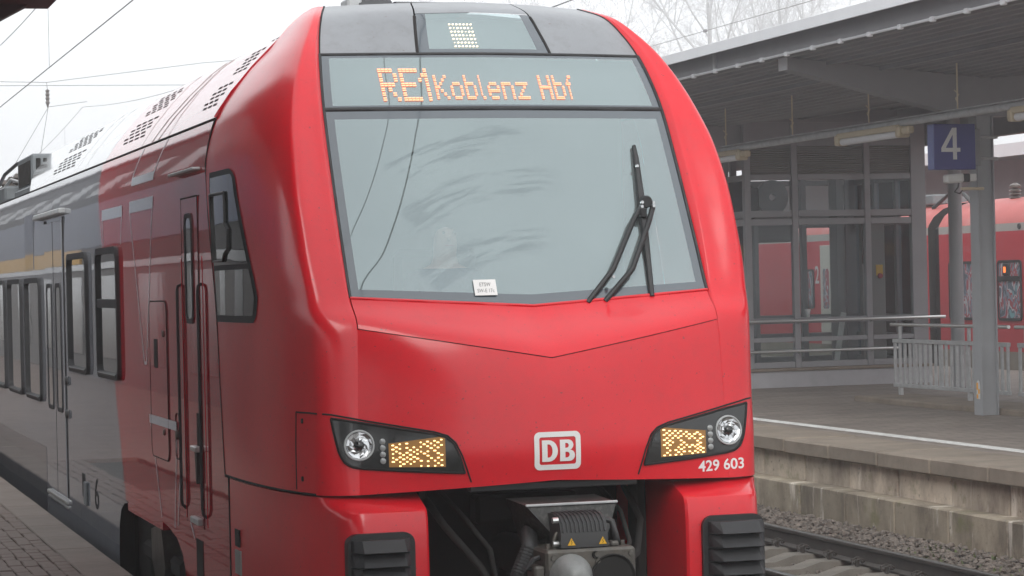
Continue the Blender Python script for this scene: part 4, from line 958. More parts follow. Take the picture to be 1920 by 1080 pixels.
# cab door
CD = MB().cbox(SX - .004, SX + .01, 2.72, 3.32, 1.02, 3.10, .002).build('cab_door', M_redside, TR)
o, i_ = rrect(2.90, 3.18, 2.30, 3.00, .07), rrect(2.925, 3.155, 2.33, 2.97, .055)
side_poly('cab_door_window', i_, .008, M_sidewin, CD); side_ring('cab_door_seal', o, i_, .014, M_rubber, CD)
for y in (2.715, 3.325): MB().tube([(SX - .003, y, 1.02), (SX - .003, y, 3.10)], .003, 6).build('cab_door_joint', M_gap, CD)
MB().tube([(SX - .003, 2.715, 3.10), (SX - .003, 3.325, 3.10)], .006, 6).build('cab_door_joint', M_gap, CD)
for y in (2.62, 3.40):
    h = MB().tube([(SX, y, 2.55), (SX - .022, y, 2.54), (SX - .028, y, 2.51), (SX - .028, y, 1.15), (SX - .022, y, 1.12), (SX, y, 1.10)], .010, 8).build('handrail', M_rubber, TR, smooth=50)
    MB().cbox(SX - .003, SX + .01, y - .028, y + .028, 1.04, 2.72, .002).build('handrail_pocket', M_deep if False else M_redside, h)
MB().cbox(SX - .045, SX + .01, 2.63, 3.58, 3.255, 3.275, .006).build('rain_strip', M_zinc, TR)
MB().cbox(SX - .005, SX + .01, 2.78, 2.90, 1.52, 1.74, .002).build('handle_pocket', M_deep, CD)
MB().cbox(SX - .045, SX - .004, 2.74, 2.94, 1.50, 1.535, .006).build('door_handle', M_stainless, CD)
MB().prism([(2.78, 1.50), (2.86, 1.50), (2.82, 1.30), (2.78, 1.30)], 'x', SX - .03, SX - .004).build('door_latch', M_black, CD)
MB().cbox(SX - .035, SX + .01, 2.76, 3.06, 1.04, 1.08, .006).build('door_sill', M_zinc, CD)
for z0, z1, m in ((.70, .94, M_deep), ):
    MB().cbox(SX - .004, SX + .005, 2.78, 3.02, z0, z1, .002).build('step_recess', M_deep, TR)
MB().cbox(SX - .02, SX + .005, 2.76, 3.04, .62, .69, .006).build('step_tread', M_zinc, TR)
MB().cbox(SX - .02, SX + .005, 2.76, 3.04, .40, .47, .006).build('step_tread', M_zinc, TR)
# hatch with its outline, recessed grip and lock
hp = rrect(4.02, 4.78, 1.36, 2.44, .08)
HT = MB().prism(hp, 'x', SX - .006, SX + .002).build('service_hatch', M_redside, TR)
MB().tube([(SX - .003, a, b) for a, b in hp + hp[:1]], .006, 6).build('hatch_gap', M_gap, HT)
MB().cbox(SX - .009, SX - .002, 4.42, 4.58, 1.98, 2.18, .003).build('hatch_grip', M_deep, HT)
for y, z in ((4.15, 2.22), (4.20, 1.55)): MB().lathe([(0, -.010), (.02, -.009), (.024, 0)], (SX - .006, y, z), axis='x', n=12).build('hatch_lock', M_steel, HT)
op = rrect(3.60, 3.74, 1.40, 1.70, .04); MB().tube([(SX - .001, a, b) for a, b in op + op[:1]], .005, 6).build('lock_cover', M_gap, TR)
MB().lathe([(0, -.016), (.03, -.014), (.034, 0)], (SX - .002, 3.67, 1.56), axis='x', n=12).build('key_lock', M_steel, TR)
# silver livery outlines
def stripe(pts, wd_=.022, off=.0028):
    mb = MB()
    for (a, b), (c, d) in zip(pts, pts[1:]):
        L_ = math.hypot(c - a, d - b); nx, nz_ = -(d - b) / L_ * wd_ / 2, (c - a) / L_ * wd_ / 2
        def P(y, z): return (-(sec_x(z) if z > .93 else 1.44) - off, y, z)
        N = 6
        for i in range(N):
            u, v = i / N, (i + 1) / N
            mb.quad(P(a + (c - a) * u + nx, b + (d - b) * u + nz_), P(a + (c - a) * v + nx, b + (d - b) * v + nz_), P(a + (c - a) * v - nx, b + (d - b) * v - nz_), P(a + (c - a) * u - nx, b + (d - b) * u - nz_))
    return mb.build('silver_outline', M_silver, TR, fix=False)
stripe([(7.22, 3.12), (6.06, 3.12)], .085); stripe([(7.20, 3.10), (7.12, 2.87)]); stripe([(6.06, 3.12), (6.16, 2.87)])
stripe([(5.68, 3.13), (4.54, 3.13)], .085); stripe([(5.66, 3.10), (5.06, 2.00), (4.97, 2.00), (4.56, 3.10)])
stripe([(5.62, 3.315), (4.56, 3.315)], .06); stripe([(5.62, 3.33), (5.32, 3.548)]); stripe([(4.56, 3.33), (4.24, 3.548)])
stripe([(4.86, 1.615), (3.68, 1.615)], .06, .0075); stripe([(4.83, 1.58), (4.66, 1.35), (4.42, .95)]); stripe([(3.70, 1.58), (3.86, .95), (3.87, .93)]); stripe([(3.56, 1.40), (3.74, .95)]); stripe([(3.24, 1.03), (3.08, .93)])
V, F = text_mesh('6', 1.0, .0); MB().add([(SX - .003, 8.02 - u * .24, .72 + v * .26) for u, v in V], F).build('car_number', M_gap, TR, fix=False)
MB().cbox(SX - .004, SX + .004, 8.66, 8.84, .76, .96, .002).build('socket_recess', M_gap, TR); MB().cbox(SX - .02, SX, 8.48, 8.64, .70, .90, .006).build('socket_cover', M_equip, TR)
MB().cbox(SX - .003, SX + .01, 1.55, 1.68, 1.02, 1.12, .002).build('marking_plate', M_gap, TR); MB().cbox(SX - .003, SX + .01, 1.53, 1.69, .86, 1.0, .002).build('marking_plate', M_cabinet, TR)

# driver behind the windscreen
DP = (4.04 - .21, 12.46 + 1.40, 2.0)
me = bpy.data.meshes.new('person')
J = [(0, 0, .08), (0, .03, .30), (0, .03, .52), (0, .02, .62), (0, 0, .74), (0, -.015, .86), (.19, .02, .54), (.27, -.08, .28), (.20, -.34, .30), (.18, -.44, .32), (-.19, .02, .54), (-.27, -.08, .28), (-.20, -.34, .30), (-.18, -.44, .32), (.10, -.40, .08), (-.10, -.40, .08), (.11, -.46, -.36), (-.11, -.46, -.36)]
Ed = [(0, 1), (1, 2), (2, 3), (3, 4), (4, 5), (2, 6), (6, 7), (7, 8), (8, 9), (2, 10), (10, 11), (11, 12), (12, 13), (0, 14), (0, 15), (14, 16), (15, 17)]
rad = [(.16, .12), (.15, .11), (.16, .10), (.06, .06), (.085, .09), (.07, .085), (.07, .07), (.05, .05), (.04, .04), (.035, .025), (.07, .07), (.05, .05), (.04, .04), (.035, .025), (.08, .08), (.08, .08), (.05, .05), (.05, .05)]
me.from_pydata(J, Ed, [])
pn = bpy.data.objects.new('person', me); COL.objects.link(pn)
md = pn.modifiers.new('skin', 'SKIN'); pn.modifiers.new('sub', 'SUBSURF').levels = 1
for i, v in enumerate(me.skin_vertices[0].data): v.radius = rad[i]; v.use_root = (i == 0)
dg = bpy.context.evaluated_depsgraph_get(); ev = pn.evaluated_get(dg); m2 = bpy.data.meshes.new_from_object(ev)
pn.modifiers.clear(); pn.data = m2; m2.materials.clear(); m2.materials.append(M_jacket); m2.materials.append(M_skin); m2.materials.append(M_hair)
for p in m2.polygons:
    c = p.center; p.use_smooth = True
    p.material_index = 2 if (c.z > .84 or (c.z > .74 and c.y > .03)) else 1 if c.z > .60 or (c.y < -.36 and c.z > .2) else 0
pn.location = DP; tag(pn, 'driver in dark jacket sitting behind the windscreen of the red train', 'person')
fc = MB().lathe([(0, -.02), (.012, -.012), (.016, .01)], (0, -.10, .78), n=8); fc.build('nose', M_skin, pn, smooth=60)
for x in (-.032, .032): MB().lathe([(0, -.004), (.010, 0)], (x, -.089, .815), n=8).build('eye', M_hair, pn)
MB().cbox(-.025, .025, -.094, -.085, .735, .742, .002).build('mouth', M_redknob, pn)

# ------------------------------------------------------------------ far platform: canopy
CN = empty('platform_canopy', (11.4, 27.0, 0.75)); tag(CN, 'long grey platform canopy with light metal edge over the far platform', 'canopy')
def cn(mb, name, m, smooth=None, parent=CN):
    dx, dy, dz = (11.4, 27.0, .75)
    mb.v = [(x - dx, y - dy, z - dz) for x, y, z in mb.v]; return mb.build(name, m, parent, smooth=smooth)
cn(MB().prism([(11.33, 5.295), (11.36, 5.295), (11.36, 5.40), (14.6, 5.20), (19.0, 5.45), (19.0, 5.47), (14.6, 5.24), (11.36, 5.43), (11.33, 5.42)], 'y', 10, 75), 'roof_edge', M_fascia)
# recessed edge channel with its ribs, then the corrugated soffit
cn(MB().prism([(11.56, 5.125), (11.64, 5.125), (11.64, 5.14), (11.585, 5.145), (11.585, 5.38), (11.56, 5.38)], 'y', 10, 75), 'edge_channel', M_beam)
cn(MB().box(11.345, 11.575, 10, 75, 5.375, 5.385), 'edge_soffit', M_beam)
for i in range(8): cn(MB().box(11.530, 11.559, 13.6 + i * 7.6, 13.66 + i * 7.6, 5.13, 5.37), 'channel_rib', M_zinc)
cn(MB().tube([(11.54, 10 + i * 5, 5.118) for i in range(14)], .016, 6), 'edge_conduit', M_fascia)
for i in range(64): cn(MB().cbox(11.51, 11.56, 13.0 + i * .75, 13.07 + i * .75, 5.085, 5.140, .006), 'conduit_clip', M_fascia)
sof = []
def soff_z(x): return 5.145 - (x - 11.6) * .090 if x < 14.5 else 4.884 + (x - 14.5) * .10
xs = []
x = 11.62
rowsf = []; 
N = 46
prof = []
for i in range(N):
    x0 = 11.63 + i * .16
    for dx_, dz_ in ((0, 0), (.05, 0), (.065, .03), (.145, .03)): prof.append((x0 + dx_, soff_z(x0 + dx_) + dz_))
cn(MB().grid([[(p[0], y, p[1]) for p in prof] for y in (10, 75)]), 'soffit', M_soffit)
# longitudinal purlins
for x in (12.35, 13.05, 15.9, 17.5): cn(MB().box(x - .04, x + .04, 10, 75, soff_z(x) - .035, soff_z(x) + .01), 'purlin', M_beam)
# tapered cantilever beams and H-section columns
for yc in (18.3, 27.25, 36.2, 45.1, 54.0):
    b_ = MB().prism([(11.80, 4.99), (11.80, 5.13), (14.42, 4.90), (17.6, 5.19), (17.6, 5.06), (14.75, 4.42), (14.15, 4.42)], 'y', yc - .11, yc + .11); cn(b_, 'cantilever_beam', M_beam)
    cn(MB().box(11.785, 11.799, yc - .12, yc + .12, 4.985, 5.135), 'lit_beam_end', M_fascia)  # pale cover puts the sky's reflected brightness into the beam end's colour
    if yc > 30 and yc < 40: continue
    c_ = MB(); c_.cbox(14.30, 14.318, yc - .11, yc + .11, .70, 4.45, .004); c_.cbox(14.512, 14.53, yc - .11, yc + .11, .70, 4.45, .004); c_.box(14.319, 14.511, yc - .070, yc - .055, .70, 4.45)
    C_ = cn(c_, 'column', M_colp)
    if abs(yc - 27.25) < .1:
        for z in (3.90, 4.16): cn(MB().tube([(14.24, yc - .13, z), (14.56, yc - .13, z), (14.56, yc + .13, z)], .018, 8), 'strap', M_zinc)
cn(MB().box(18.75, 18.95, 10, 75, 4.66, 5.44), 'rear_edge_beam', M_beam)
# round column by the lift
cn(MB().tube([(17.62, 34.2, .70), (17.62, 34.2, 4.95)], .105, 20), 'round_column', M_colp, 40)

# cable conduit hung below the canopy
CT = empty('lamp_conduit', (13.5, 27.0, 4.37)); tag(CT, 'grey conduit tube hung on rods under the far canopy', 'conduit')
def ct(mb, name, m, sm=None): mb.v = [(x - 13.5, y - 27.0, z - 4.37) for x, y, z in mb.v]; return mb.build(name, m, CT, smooth=sm)
ct(MB().tube([(13.5, 12 + i * 6.2, 4.37) for i in range(11)], .045, 12), 'tube', M_zinc, 50)
ct(MB().box(13.46, 13.54, 12, 74, 4.418, 4.432), 'cable_tray', M_zinc)
for i in range(22):
    y = 13.98 + i * 2.42
    ct(MB().tube([(13.5, y, 4.42), (13.5, y, 4.975)], .010, 6), 'hanger_rod', M_cream)
    ct(MB().tube([(13.5, y - .01, 4.50), (13.48, y + .01, 4.56), (13.52, y, 4.60), (13.47, y + .02, 4.66)], .008, 5), 'wire_tie', M_cream)
def tube_lamp(y0, y1, label):
    L_ = empty('fluorescent_lamp', (13.5, (y0 + y1) / 2, 4.26)); tag(L_, label, 'lamp', 'lamps under the far canopy'); h = (y1 - y0) / 2
    MB().cbox(-.07, .07, -h, h, .02, .09, .01).build('housing', M_cream, L_)
    MB().tube([(0, -h + .05, -.02), (0, h - .05, -.02)], .048, 12).build('diffuser', M_tube, L_, smooth=40)
    for s_ in (-1, 1): MB().cbox(-.085, .085, s_ * h - .05, s_ * h + .05, -.07, .07, .02).build('end_cap', M_cream, L_)
    MB().cbox(-.05, .05, -h - .24, -h - .05, -.03, .06, .02).build('ballast_box', M_cream, L_)
tube_lamp(27.55, 29.35, 'lamp tube with cream ends hanging above the louvred lift tower')
tube_lamp(32.75, 34.5, 'farther lamp tube just right of the red nose')
tube_lamp(22.9, 24.7, 'lamp tube right of the platform number sign')

# platform number sign
SG = empty('platform_sign', (13.885, 27.0, 3.76)); tag(SG, 'dark blue sign with white number 4 on the steel column', 'sign')
MB().cbox(-.27, .285, -.07, .09, 0, .555, .006).build('panel', M_blue, SG)
MB().cbox(-.283, -.271, -.065, .085, .005, .55, .002).build('edge_strip', M_blueedge, SG)
d4 = MB()   # figure 4 built from strokes
d4.add([(.005, -.073, .125), (.058, -.073, .125), (.058, -.073, .505), (.005, -.073, .505)], [(0, 1, 2, 3)])
d4.add([(-.175, -.073, .215), (.105, -.073, .215), (.105, -.073, .262), (-.175, -.073, .262)], [(0, 1, 2, 3)])
d4.v = []; d4.f = []; d4.m = []
outl = [(-.178, .215), (-.022, .215), (-.022, .122), (.032, .122), (.032, .215), (.078, .215), (.078, .264), (.032, .264), (.032, .508), (-.028, .508), (-.178, .262)]
inn = [(-.118, .264), (-.022, .264), (-.022, .425)]
bm = bmesh.new()
for loop in (outl, inn):
    vs_ = [bm.verts.new((p[0], -.0735, p[1])) for p in loop]
    for i in range(len(vs_)): bm.edges.new((vs_[i], vs_[(i + 1) % len(vs_)]))
bmesh.ops.triangle_fill(bm, edges=bm.edges[:], use_beauty=True); bm.verts.index_update()
d4.add([v.co for v in bm.verts], [[v.index for v in f.verts] for f in bm.faces]); bm.free()
d4.build('number', M_signw, SG, fix=False)
MB().cbox(.286, .41, .03, .08, .05, .50, .006).build('bracket', M_beam, SG)
# security camera below the sign
SC = empty('security_camera', (14.0, 27.0, 3.66)); tag(SC, 'white security camera below the blue number sign', 'camera')
mb = MB().cbox(-.22, .02, -.06, .06, -.055, .055, .02); mb.v = [(x, y, z + x * .06) for x, y, z in mb.v]; mb.build('housing', M_camw, SC)
MB().cbox(.021, .10, -.055, .055, -.05, .05, .01).build('hood', M_black, SC); MB().cbox(.101, .19, -.05, .05, -.045, .05, .01).build('rear_box', M_camw, SC)
MB().cbox(.0, .30, -.03, .03, -.15, -.115, .008).build('bracket', M_cream, SC); MB().tube([(-.03, 0, -.06), (-.04, 0, -.11), (-.09, 0, -.17), (-.02, 0, -.19), (.02, 0, -.15)], .010, 6).build('cable', M_hose, SC)
# escape-route sticker on the column
SK = MB().prism([(-.045, 0), (.045, 0), (.045, .16), (.03, .21), (0, .235), (-.03, .21), (-.045, .16)], 'y', -.003, .0).build('column_sticker', M_signw); SK.location = (14.297, 27.235, .945)
SK.rotation_euler = (0, 0, R(-90)); tag(SK, 'orange and white sticker low on the steel column', 'sticker')
for (x0, x1, z0, z1) in ((-.04, .0, .11, .20), (.0, .04, .06, .12), (-.04, .0, .0, .055)): MB().box(x0, x1, -.006, -.0035, z0 + .004, z1).build('orange_patch', M_orange, SK)

# lift tower: glazed box in a grey frame
LT = empty('lift_tower', (16.4, 37.2, .75)); tag(LT, 'glazed lift tower with grey frame and louvres on the far platform', 'lift tower')
def lt(mb, name, m, parent=LT, sm=None): mb.v = [(x - 16.4, y - 37.2, z - .75) for x, y, z in mb.v]; return mb.build(name, m, parent, smooth=sm)
X0, X1, Y0, Y1 = 14.86, 18.0, 35.96, 38.6
lt(MB().cbox(X0 - .03, X1 + .03, Y0 - .03, Y1 + .03, .70, 1.00, .01), 'plinth', M_plinth)
lt(MB().cbox(X0 - .06, X1 + .06, Y0 - .06, Y1 + .06, 1.002, 1.05, .008), 'plinth_cap', M_cope)
MX = [X0 + .05, 15.72, 16.98, X1 - .12]
for x, wd_ in zip(MX, (.055, .05, .05, .13)):
    for y in (Y0 + .05, Y1 - .05): lt(MB().cbox(x - wd_, x + wd_, y - .05, y + .05, 1.05, 4.95, .006), 'mullion', M_frame)
for y in (36.9, 37.7):
    for x in (X0 + .05, X1 - .05): lt(MB().cbox(x - .05, x + .05, y - .04, y + .04, 1.05, 4.95, .006), 'mullion', M_frame)
TZ = [(1.10, .045), (1.50, .035), (1.80, .045), (3.37, .05), (3.50, .05), (4.08, .045), (4.62, .045)]
for z, h in TZ:
    for y in (Y0 + .05, Y1 - .05):
        for a, b in zip(MX, MX[1:]):
            lt(MB().cbox(a + .056, b - .056 if b < 17.5 else b - .131, y - .04, y + .04, z - h, z + h, .004), 'transom', M_frame)
    for x in (X0 + .05, X1 - .05): lt(MB().cbox(x - .035, x + .035, Y0 + .11, Y1 - .11, z - h, z + h, .004), 'transom', M_frame)
zb_ = [(1.145, 1.465), (1.535, 1.755), (1.845, 3.32), (3.55, 4.035)]
for z0, z1 in zb_:
    for y in (Y0 + .05, Y1 - .05):
        for a, b in zip(MX, MX[1:]): lt(MB().box(a + .04, b - .04, y - .006, y + .006, z0 - .02, z1 + .02), 'pane', M_pane)
    lt(MB().box(X0 + .045, X0 + .055, Y0 + .1, Y1 - .1, z0, z1), 'pane', M_pane); lt(MB().box(X1 - .055, X1 - .045, Y0 + .1, Y1 - .1, z0, z1), 'pane', M_pane)
for a, b in zip(MX, MX[1:]):
    for k in range(13):
        z = 4.135 + k * .0345
        lt(MB().prism([(Y0 + .02, z), (Y0 + .06, z + .022), (Y0 + .065, z + .017), (Y0 + .025, z - .005)], 'x', a + .056, (b - .056) if b < 17.5 else b - .131), 'louvre_slat', M_louvre)
    lt(MB().box(a + .05, b - .05, Y0 + .075, Y0 + .085, 4.10, 4.60), 'louvre_backing', M_beam)
    lt(MB().box(a + .05, b - .05, Y0 + .03, Y0 + .06, 4.66, 4.95), 'fascia_panel', M_frame)
lt(MB().box(X0, X1, Y0, Y1, 4.952, 5.0), 'lift_roof', M_beam)
for z, x1 in ((1.80, 18.25), (1.32, 17.4)):
    lt(MB().tube([(X0 - .1, Y0 - .12, z), (x1, Y0 - .12, z)], .024, 10), 'handrail', M_stainless, sm=50)
    for x in MX[:3]: lt(MB().tube([(x, Y0 - .12, z), (x, Y0, z - .05)], .012, 6), 'rail_bracket', M_zinc)
lt(MB().box(X0 + .12, X1 - .12, 36.5, 38.4, 1.02, 1.06), 'lift_floor', M_pave)
lt(MB().cbox(15.52, 15.60, 37.2, 37.35, 1.06, 4.0, .01), 'guide_rail', M_frame); lt(MB().cbox(16.90, 17.04, 37.0, 37.3, 1.06, 4.6, .01), 'guide_rail', M_beam)
lt(MB().cbox(15.0, 15.5, 37.9, 38.4, 3.05, 3.35, .01), 'door_operator', M_beam); lt(MB().cbox(15.75, 16.5, 37.9, 38.4, 3.08, 3.34, .01), 'door_operator', M_beam)
lt(MB().cbox(15.28, 15.36, 37.9, 38.0, 1.06, 3.1, .01), 'door_post', M_frame)
lt(MB().lathe([(.22, 0), (.28, .01), (.28, .09), (.22, .10), (.06, .10), (.06, 0), (.22, 0)], (15.78, 37.0, 3.80), n=24), 'hoist_wheel', M_beam, sm=40)
lt(MB().cbox(15.15, 15.5, 36.9, 37.4, 3.56, 3.95, .02), 'hoist_motor', M_deep)
# things inside the tower
CBN = MB().cbox(-.36, .05, -.06, .06, 0, 2.3, .01).build('control_cabinet', M_cabinet); CBN.location = (17.42, 36.45, 1.06); tag(CBN, 'tall grey control cabinet inside the glass lift tower', 'cabinet')
MB().box(-.36, -.20, -.07, -.061, 1.62, 2.29).build('display_strip', M_black, CBN)
MB().cbox(-.12, .0, -.075, -.061, 1.42, 1.60, .004).build('switch_plate', M_yellow, CBN); MB().lathe([(.045, 0), (.04, -.03), (0, -.035)], (-.055, -.075, 1.42), n=14).build('main_switch', M_redknob, CBN, smooth=40)
PK = MB().cbox(-.045, .045, -.015, .015, 0, .86, .004).build('leaning_board', M_signw); PK.location = (16.52, 36.30, 1.065); PK.rotation_euler = (R(-6), R(13), 0); tag(PK, 'white board leaning behind the glass of the lift tower', 'board')
CU = MB().lathe([(0, 0), (.03, 0), (.042, .10), (.046, .10), (.046, .13), (0, .13)], (0, 0, 0), axis='z', n=14).build('paper_cup', M_signw, smooth=40); CU.location = (15.93, 35.985, 1.846); tag(CU, 'white paper cup on a frame ledge of the lift tower', 'cup')
CU.location = (15.93, 36.04, 1.846)

# stair railing on the far platform
RL = empty('stair_railing', (15.15, 28.0, .82)); tag(RL, 'grey bar railing with bright handrail beside the steel column', 'railing')
def rl(mb, name, m, sm=None): mb.v = [(x - 15.15, y - 28.0, z - .82) for x, y, z in mb.v]; return mb.build(name, m, RL, smooth=sm)
XR = 15.15
for (a, b) in ((28.02, 31.32), (21.5, 27.75)):
    rl(MB().cbox(XR - .03, XR + .03, a, b, 1.545, 1.60, .004), 'top_bar', M_zinc); rl(MB().cbox(XR - .03, XR + .03, a, b, .93, .98, .004), 'bottom_bar', M_zinc)
    n = int((b - a) / .155)
    for i in range(n + 1):
        y = b - .02 - i * .155; thick = .040 if i % 5 == 4 else .017
        rl(MB().cbox(XR - .018, XR + .018, y - thick, y + thick, .98, 1.545, .003), 'baluster', M_zinc)
    rl(MB().tube([(XR - .02, a - .05, 1.80), (XR - .02, b + .05, 1.80)], .024, 10), 'handrail', M_stainless, 50)
    k = 0
    y = b - .18
    while y > a:
        rl(MB().cbox(XR - .025, XR + .025, y - .03, y + .03, .80, .93, .004), 'foot', M_zinc); rl(MB().cbox(XR - .02, XR + .02, y - .02, y + .02, 1.60, 1.78, .004), 'rail_post', M_zinc); y -= 2.05
# second handrail across the stair mouth
rl(MB().cbox(18.1, 18.16, 21, 31.4, 1.58, 1.64, .004), 'far_bar', M_zinc); rl(MB().tube([(18.13, 21, 1.84), (18.13, 31.5, 1.84)], .024, 10), 'handrail', M_stainless, 50)
for i in range(60): rl(MB().box(18.12, 18.145, 31.2 - i * .16, 31.225 - i * .16, .95, 1.60), 'baluster', M_zinc)

# ------------------------------------------------------------------ parked red train behind
PT = empty('parked_train', (23.0, 45.6, 0)); tag(PT, 'older red train with graffiti windows parked behind the lift tower', 'train')
def pt(mb, name, m, parent=PT, sm=None): mb.v = [(x - 23.0, y - 45.6, z) for x, y, z in mb.v]; return mb.build(name, m, parent, smooth=sm)
track(24.42, 20, 90, 'track', 'track under the parked red train behind the far platform')
psec = [(23.02, .45), (23.0, .95), (23.0, 3.28), (23.0, 3.43), (23.03, 3.50), (23.14, 3.66), (23.36, 3.82), (23.7, 3.93), (24.42, 4.0), (25.2, 3.93), (25.7, 3.66), (25.84, 3.4), (25.84, .45)]
for a, b in ((22, 45.38), (45.86, 75)):
    for i0, i1, nm, m in ((0, 1, 'skirt', M_ptskirt), (1, 2, 'side_wall', M_ptred), (2, 3, 'stripe', M_ptstrip), (3, 10, 'roof', M_ptroof), (10, 12, 'far_wall', M_ptred)):
        pt(MB().grid([[(x, y, z) for y in (a, (a + b) / 2, b)] for x, z in psec[i0:i1 + 1]]), nm, m, sm=40)
    for y in (a, b): pt(MB().add([(x, y, z) for x, z in psec], [tuple(range(len(psec)))]), 'end_wall', M_deep)
pt(MB().prism([(23.15, .9), (23.15, 3.4), (23.6, 3.75), (25.2, 3.75), (25.7, 3.4), (25.7, .9)], 'y', 45.37, 45.87), 'gangway_bellows', M_rubber)
def graf_mat(name, seed, cols):
    m = bpy.data.materials.new(name); m.use_nodes = True; t = m.node_tree; b = t.nodes['Principled BSDF']; b.inputs['Roughness'].default_value = .15
    tc = t.nodes.new('ShaderNodeTexCoord'); mp = t.nodes.new('ShaderNodeMapping'); mp.inputs['Location'].default_value = (seed, seed * 2.3, seed * .7); mp.inputs['Scale'].default_value = (1, 1.6, .8); t.links.new(tc.outputs['Object'], mp.inputs[0])
    n = t.nodes.new('ShaderNodeTexNoise'); n.inputs['Scale'].default_value = 2.2; n.inputs['Detail'].default_value = 2; n.inputs['Distortion'].default_value = 1.6; t.links.new(mp.outputs[0], n.inputs['Vector'])
    cr = t.nodes.new('ShaderNodeValToRGB'); cr.color_ramp.interpolation = 'CONSTANT'; e = cr.color_ramp.elements
    e[0].color = (*cols[0], 1); e[0].position = 0; e[1].color = (*cols[1], 1); e[1].position = .40
    for i, c in enumerate(cols[2:]): q = e.new(.46 + .07 * i); q.color = (*c, 1)
    t.links.new(n.outputs['Fac'], cr.inputs[0]); t.links.new(cr.outputs[0], b.inputs['Base Color']); return m
M_graf = graf_mat('graffiti_glass', 1.7, [(.10, .12, .15), (.22, .26, .32), (.35, .08, .10), (.45, .45, .48), (.12, .15, .19), (.18, .36, .40)])
def ptwin(y0, y1, z0=1.55, z1=2.72, m=M_graf, trans=None):
    o, i_ = rrect(y0, y1, z0, z1, .09), rrect(y0 + .05, y1 - .05, z0 + .05, z1 - .05, .06)
    W = pt(MB().add([(22.988, a, b) for a, b in i_], [tuple(range(len(i_)))]), 'window', m)
    n = len(o); pt(MB().add([(22.975, *p) for p in o] + [(22.975, *p) for p in i_] + [(23.0, *p) for p in o], [f for i in range(n) for j in [(i + 1) % n] for f in ((i, j, j + n, i + n), (i, i + 2 * n, j + 2 * n, j))]), 'window_frame', M_rubber, W)
    if trans: pt(MB().box(22.97, 22.985, y0 + .04, y1 - .04, trans - .05, trans + .05), 'transom', M_rubber, W)
for y in (41.95, 39.8, 37.6, 35.4, 33.2): ptwin(y, y + .95, trans=2.36)
ptwin(43.05, 44.95)
ptwin(46.3, 47.6)
for y in (58.4, 60.6, 62.8): ptwin(y, y + 1.5)
ptwin(51.62, 52.0, 1.75, 2.65)
for y in (50.62,): 
    D = pt(MB().cbox(22.975, 23.0, y, y + .62, .95, 3.18, .006), 'door_leaf', M_ptdoor)
    o = rrect(y + .14, y + .48, 1.75, 2.65, .08); pt(MB().add([(22.972, a, b) for a, b in o], [tuple(range(len(o)))]), 'door_window', M_graf, D)
V, F = text_mesh('2', 1.0, .01); pt(MB().add([(22.99, 51.56 - u * .22, 2.32 + v * .40) for u, v in V], F), 'class_number', M_signw)
for y, z in ((52.15, 3.14), (42.50, 2.54)):
    Lh = pt(MB().cbox(22.93, 23.0, y - .11, y + .11, z - .12, z + .12, .02), 'door_lamp', M_rubber); pt(MB().cbox(22.915, 22.929, y - .035, y + .035, z - .06, z + .05, .004), 'amber_lens', M_amber, Lh)
for x, y in ((23.75, 42.0), (23.75, 42.9), (23.9, 43.8)):
    I = pt(MB().lathe([(.05, 0), (.13, .03), (.05, .07), (.13, .10), (.05, .14), (.13, .17), (.05, .22), (.12, .24), (.12, .28), (.03, .33)], (x, y, 3.93), axis='z', n=14), 'roof_insulator', M_insul, sm=30)
pt(MB().tube([(23.75, 42.0, 4.26), (23.75, 42.02, 4.55), (23.75, 42.2, 4.68), (23.75, 42.4, 4.55), (23.75, 42.42, 4.2)], .03, 8), 'roof_bus_bar', M_zinc, sm=50)
pt(MB().tube([(23.4, 44.6, 3.85), (23.5, 45.2, 4.1), (23.5, 45.8, 4.15), (23.4, 46.4, 3.85)], .04, 8), 'roof_cable', M_hose, sm=50)
pt(MB().cbox(23.5, 24.3, 46.6, 48.0, 3.93, 4.15, .03), 'roof_box', M_equip)
pt(MB().lathe([(0, -.02), (.05, -.02), (.06, 0)], (22.99, 42.0, 3.36), axis='x', n=12), 'side_lamp', M_rubber)

# canopy of the platform beyond
FC = empty('rear_canopy', (28.0, 50, 0)); tag(FC, 'plain grey canopy behind the roof of the parked train', 'canopy')
def fcb(mb, name, m): mb.v = [(x - 28.0, y - 50, z) for x, y, z in mb.v]; return mb.build(name, m, FC)
fcb(MB().box(28.0, 28.1, 25, 100, 5.20, 5.50), 'fascia', M_fascia); fcb(MB().box(28.11, 34, 25, 100, 5.30, 5.40), 'roof', M_beam)
fcb(MB().box(30.0, 30.2, 25, 100, .7, 5.29), 'rear_wall', M_beam)
for y in (30, 40, 50, 60, 70): fcb(MB().cbox(28.9, 29.2, y, y + .3, .3, 5.29, .01), 'column', M_colp)
PF = MB().box(26.2, 40, 10, 110, -.44, .75).build('platform', M_pave); tag(PF, 'platform beyond the parked train', kind='structure')

# ------------------------------------------------------------------ near platform canopy overhead; unseen building added to shape reflections in the train side
NC = empty('near_canopy', (0, 18, 4.6)); tag(NC, 'corner of a dark canopy at the top left of the picture', 'canopy')
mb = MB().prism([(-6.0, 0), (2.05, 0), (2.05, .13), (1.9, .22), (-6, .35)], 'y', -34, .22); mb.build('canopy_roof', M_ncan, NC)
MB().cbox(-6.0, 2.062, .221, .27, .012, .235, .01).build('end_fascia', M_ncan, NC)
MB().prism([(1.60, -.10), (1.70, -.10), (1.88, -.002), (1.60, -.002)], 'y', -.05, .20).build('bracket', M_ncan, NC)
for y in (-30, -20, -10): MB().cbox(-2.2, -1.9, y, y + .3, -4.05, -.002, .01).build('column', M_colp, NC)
SB = empty('reflection_building', (-2, 26, .55)); tag(SB, 'unseen dark building with blue and yellow bands, added for reflections in the grey train side', 'building')  # added out of view to darken the train side and colour its reflections
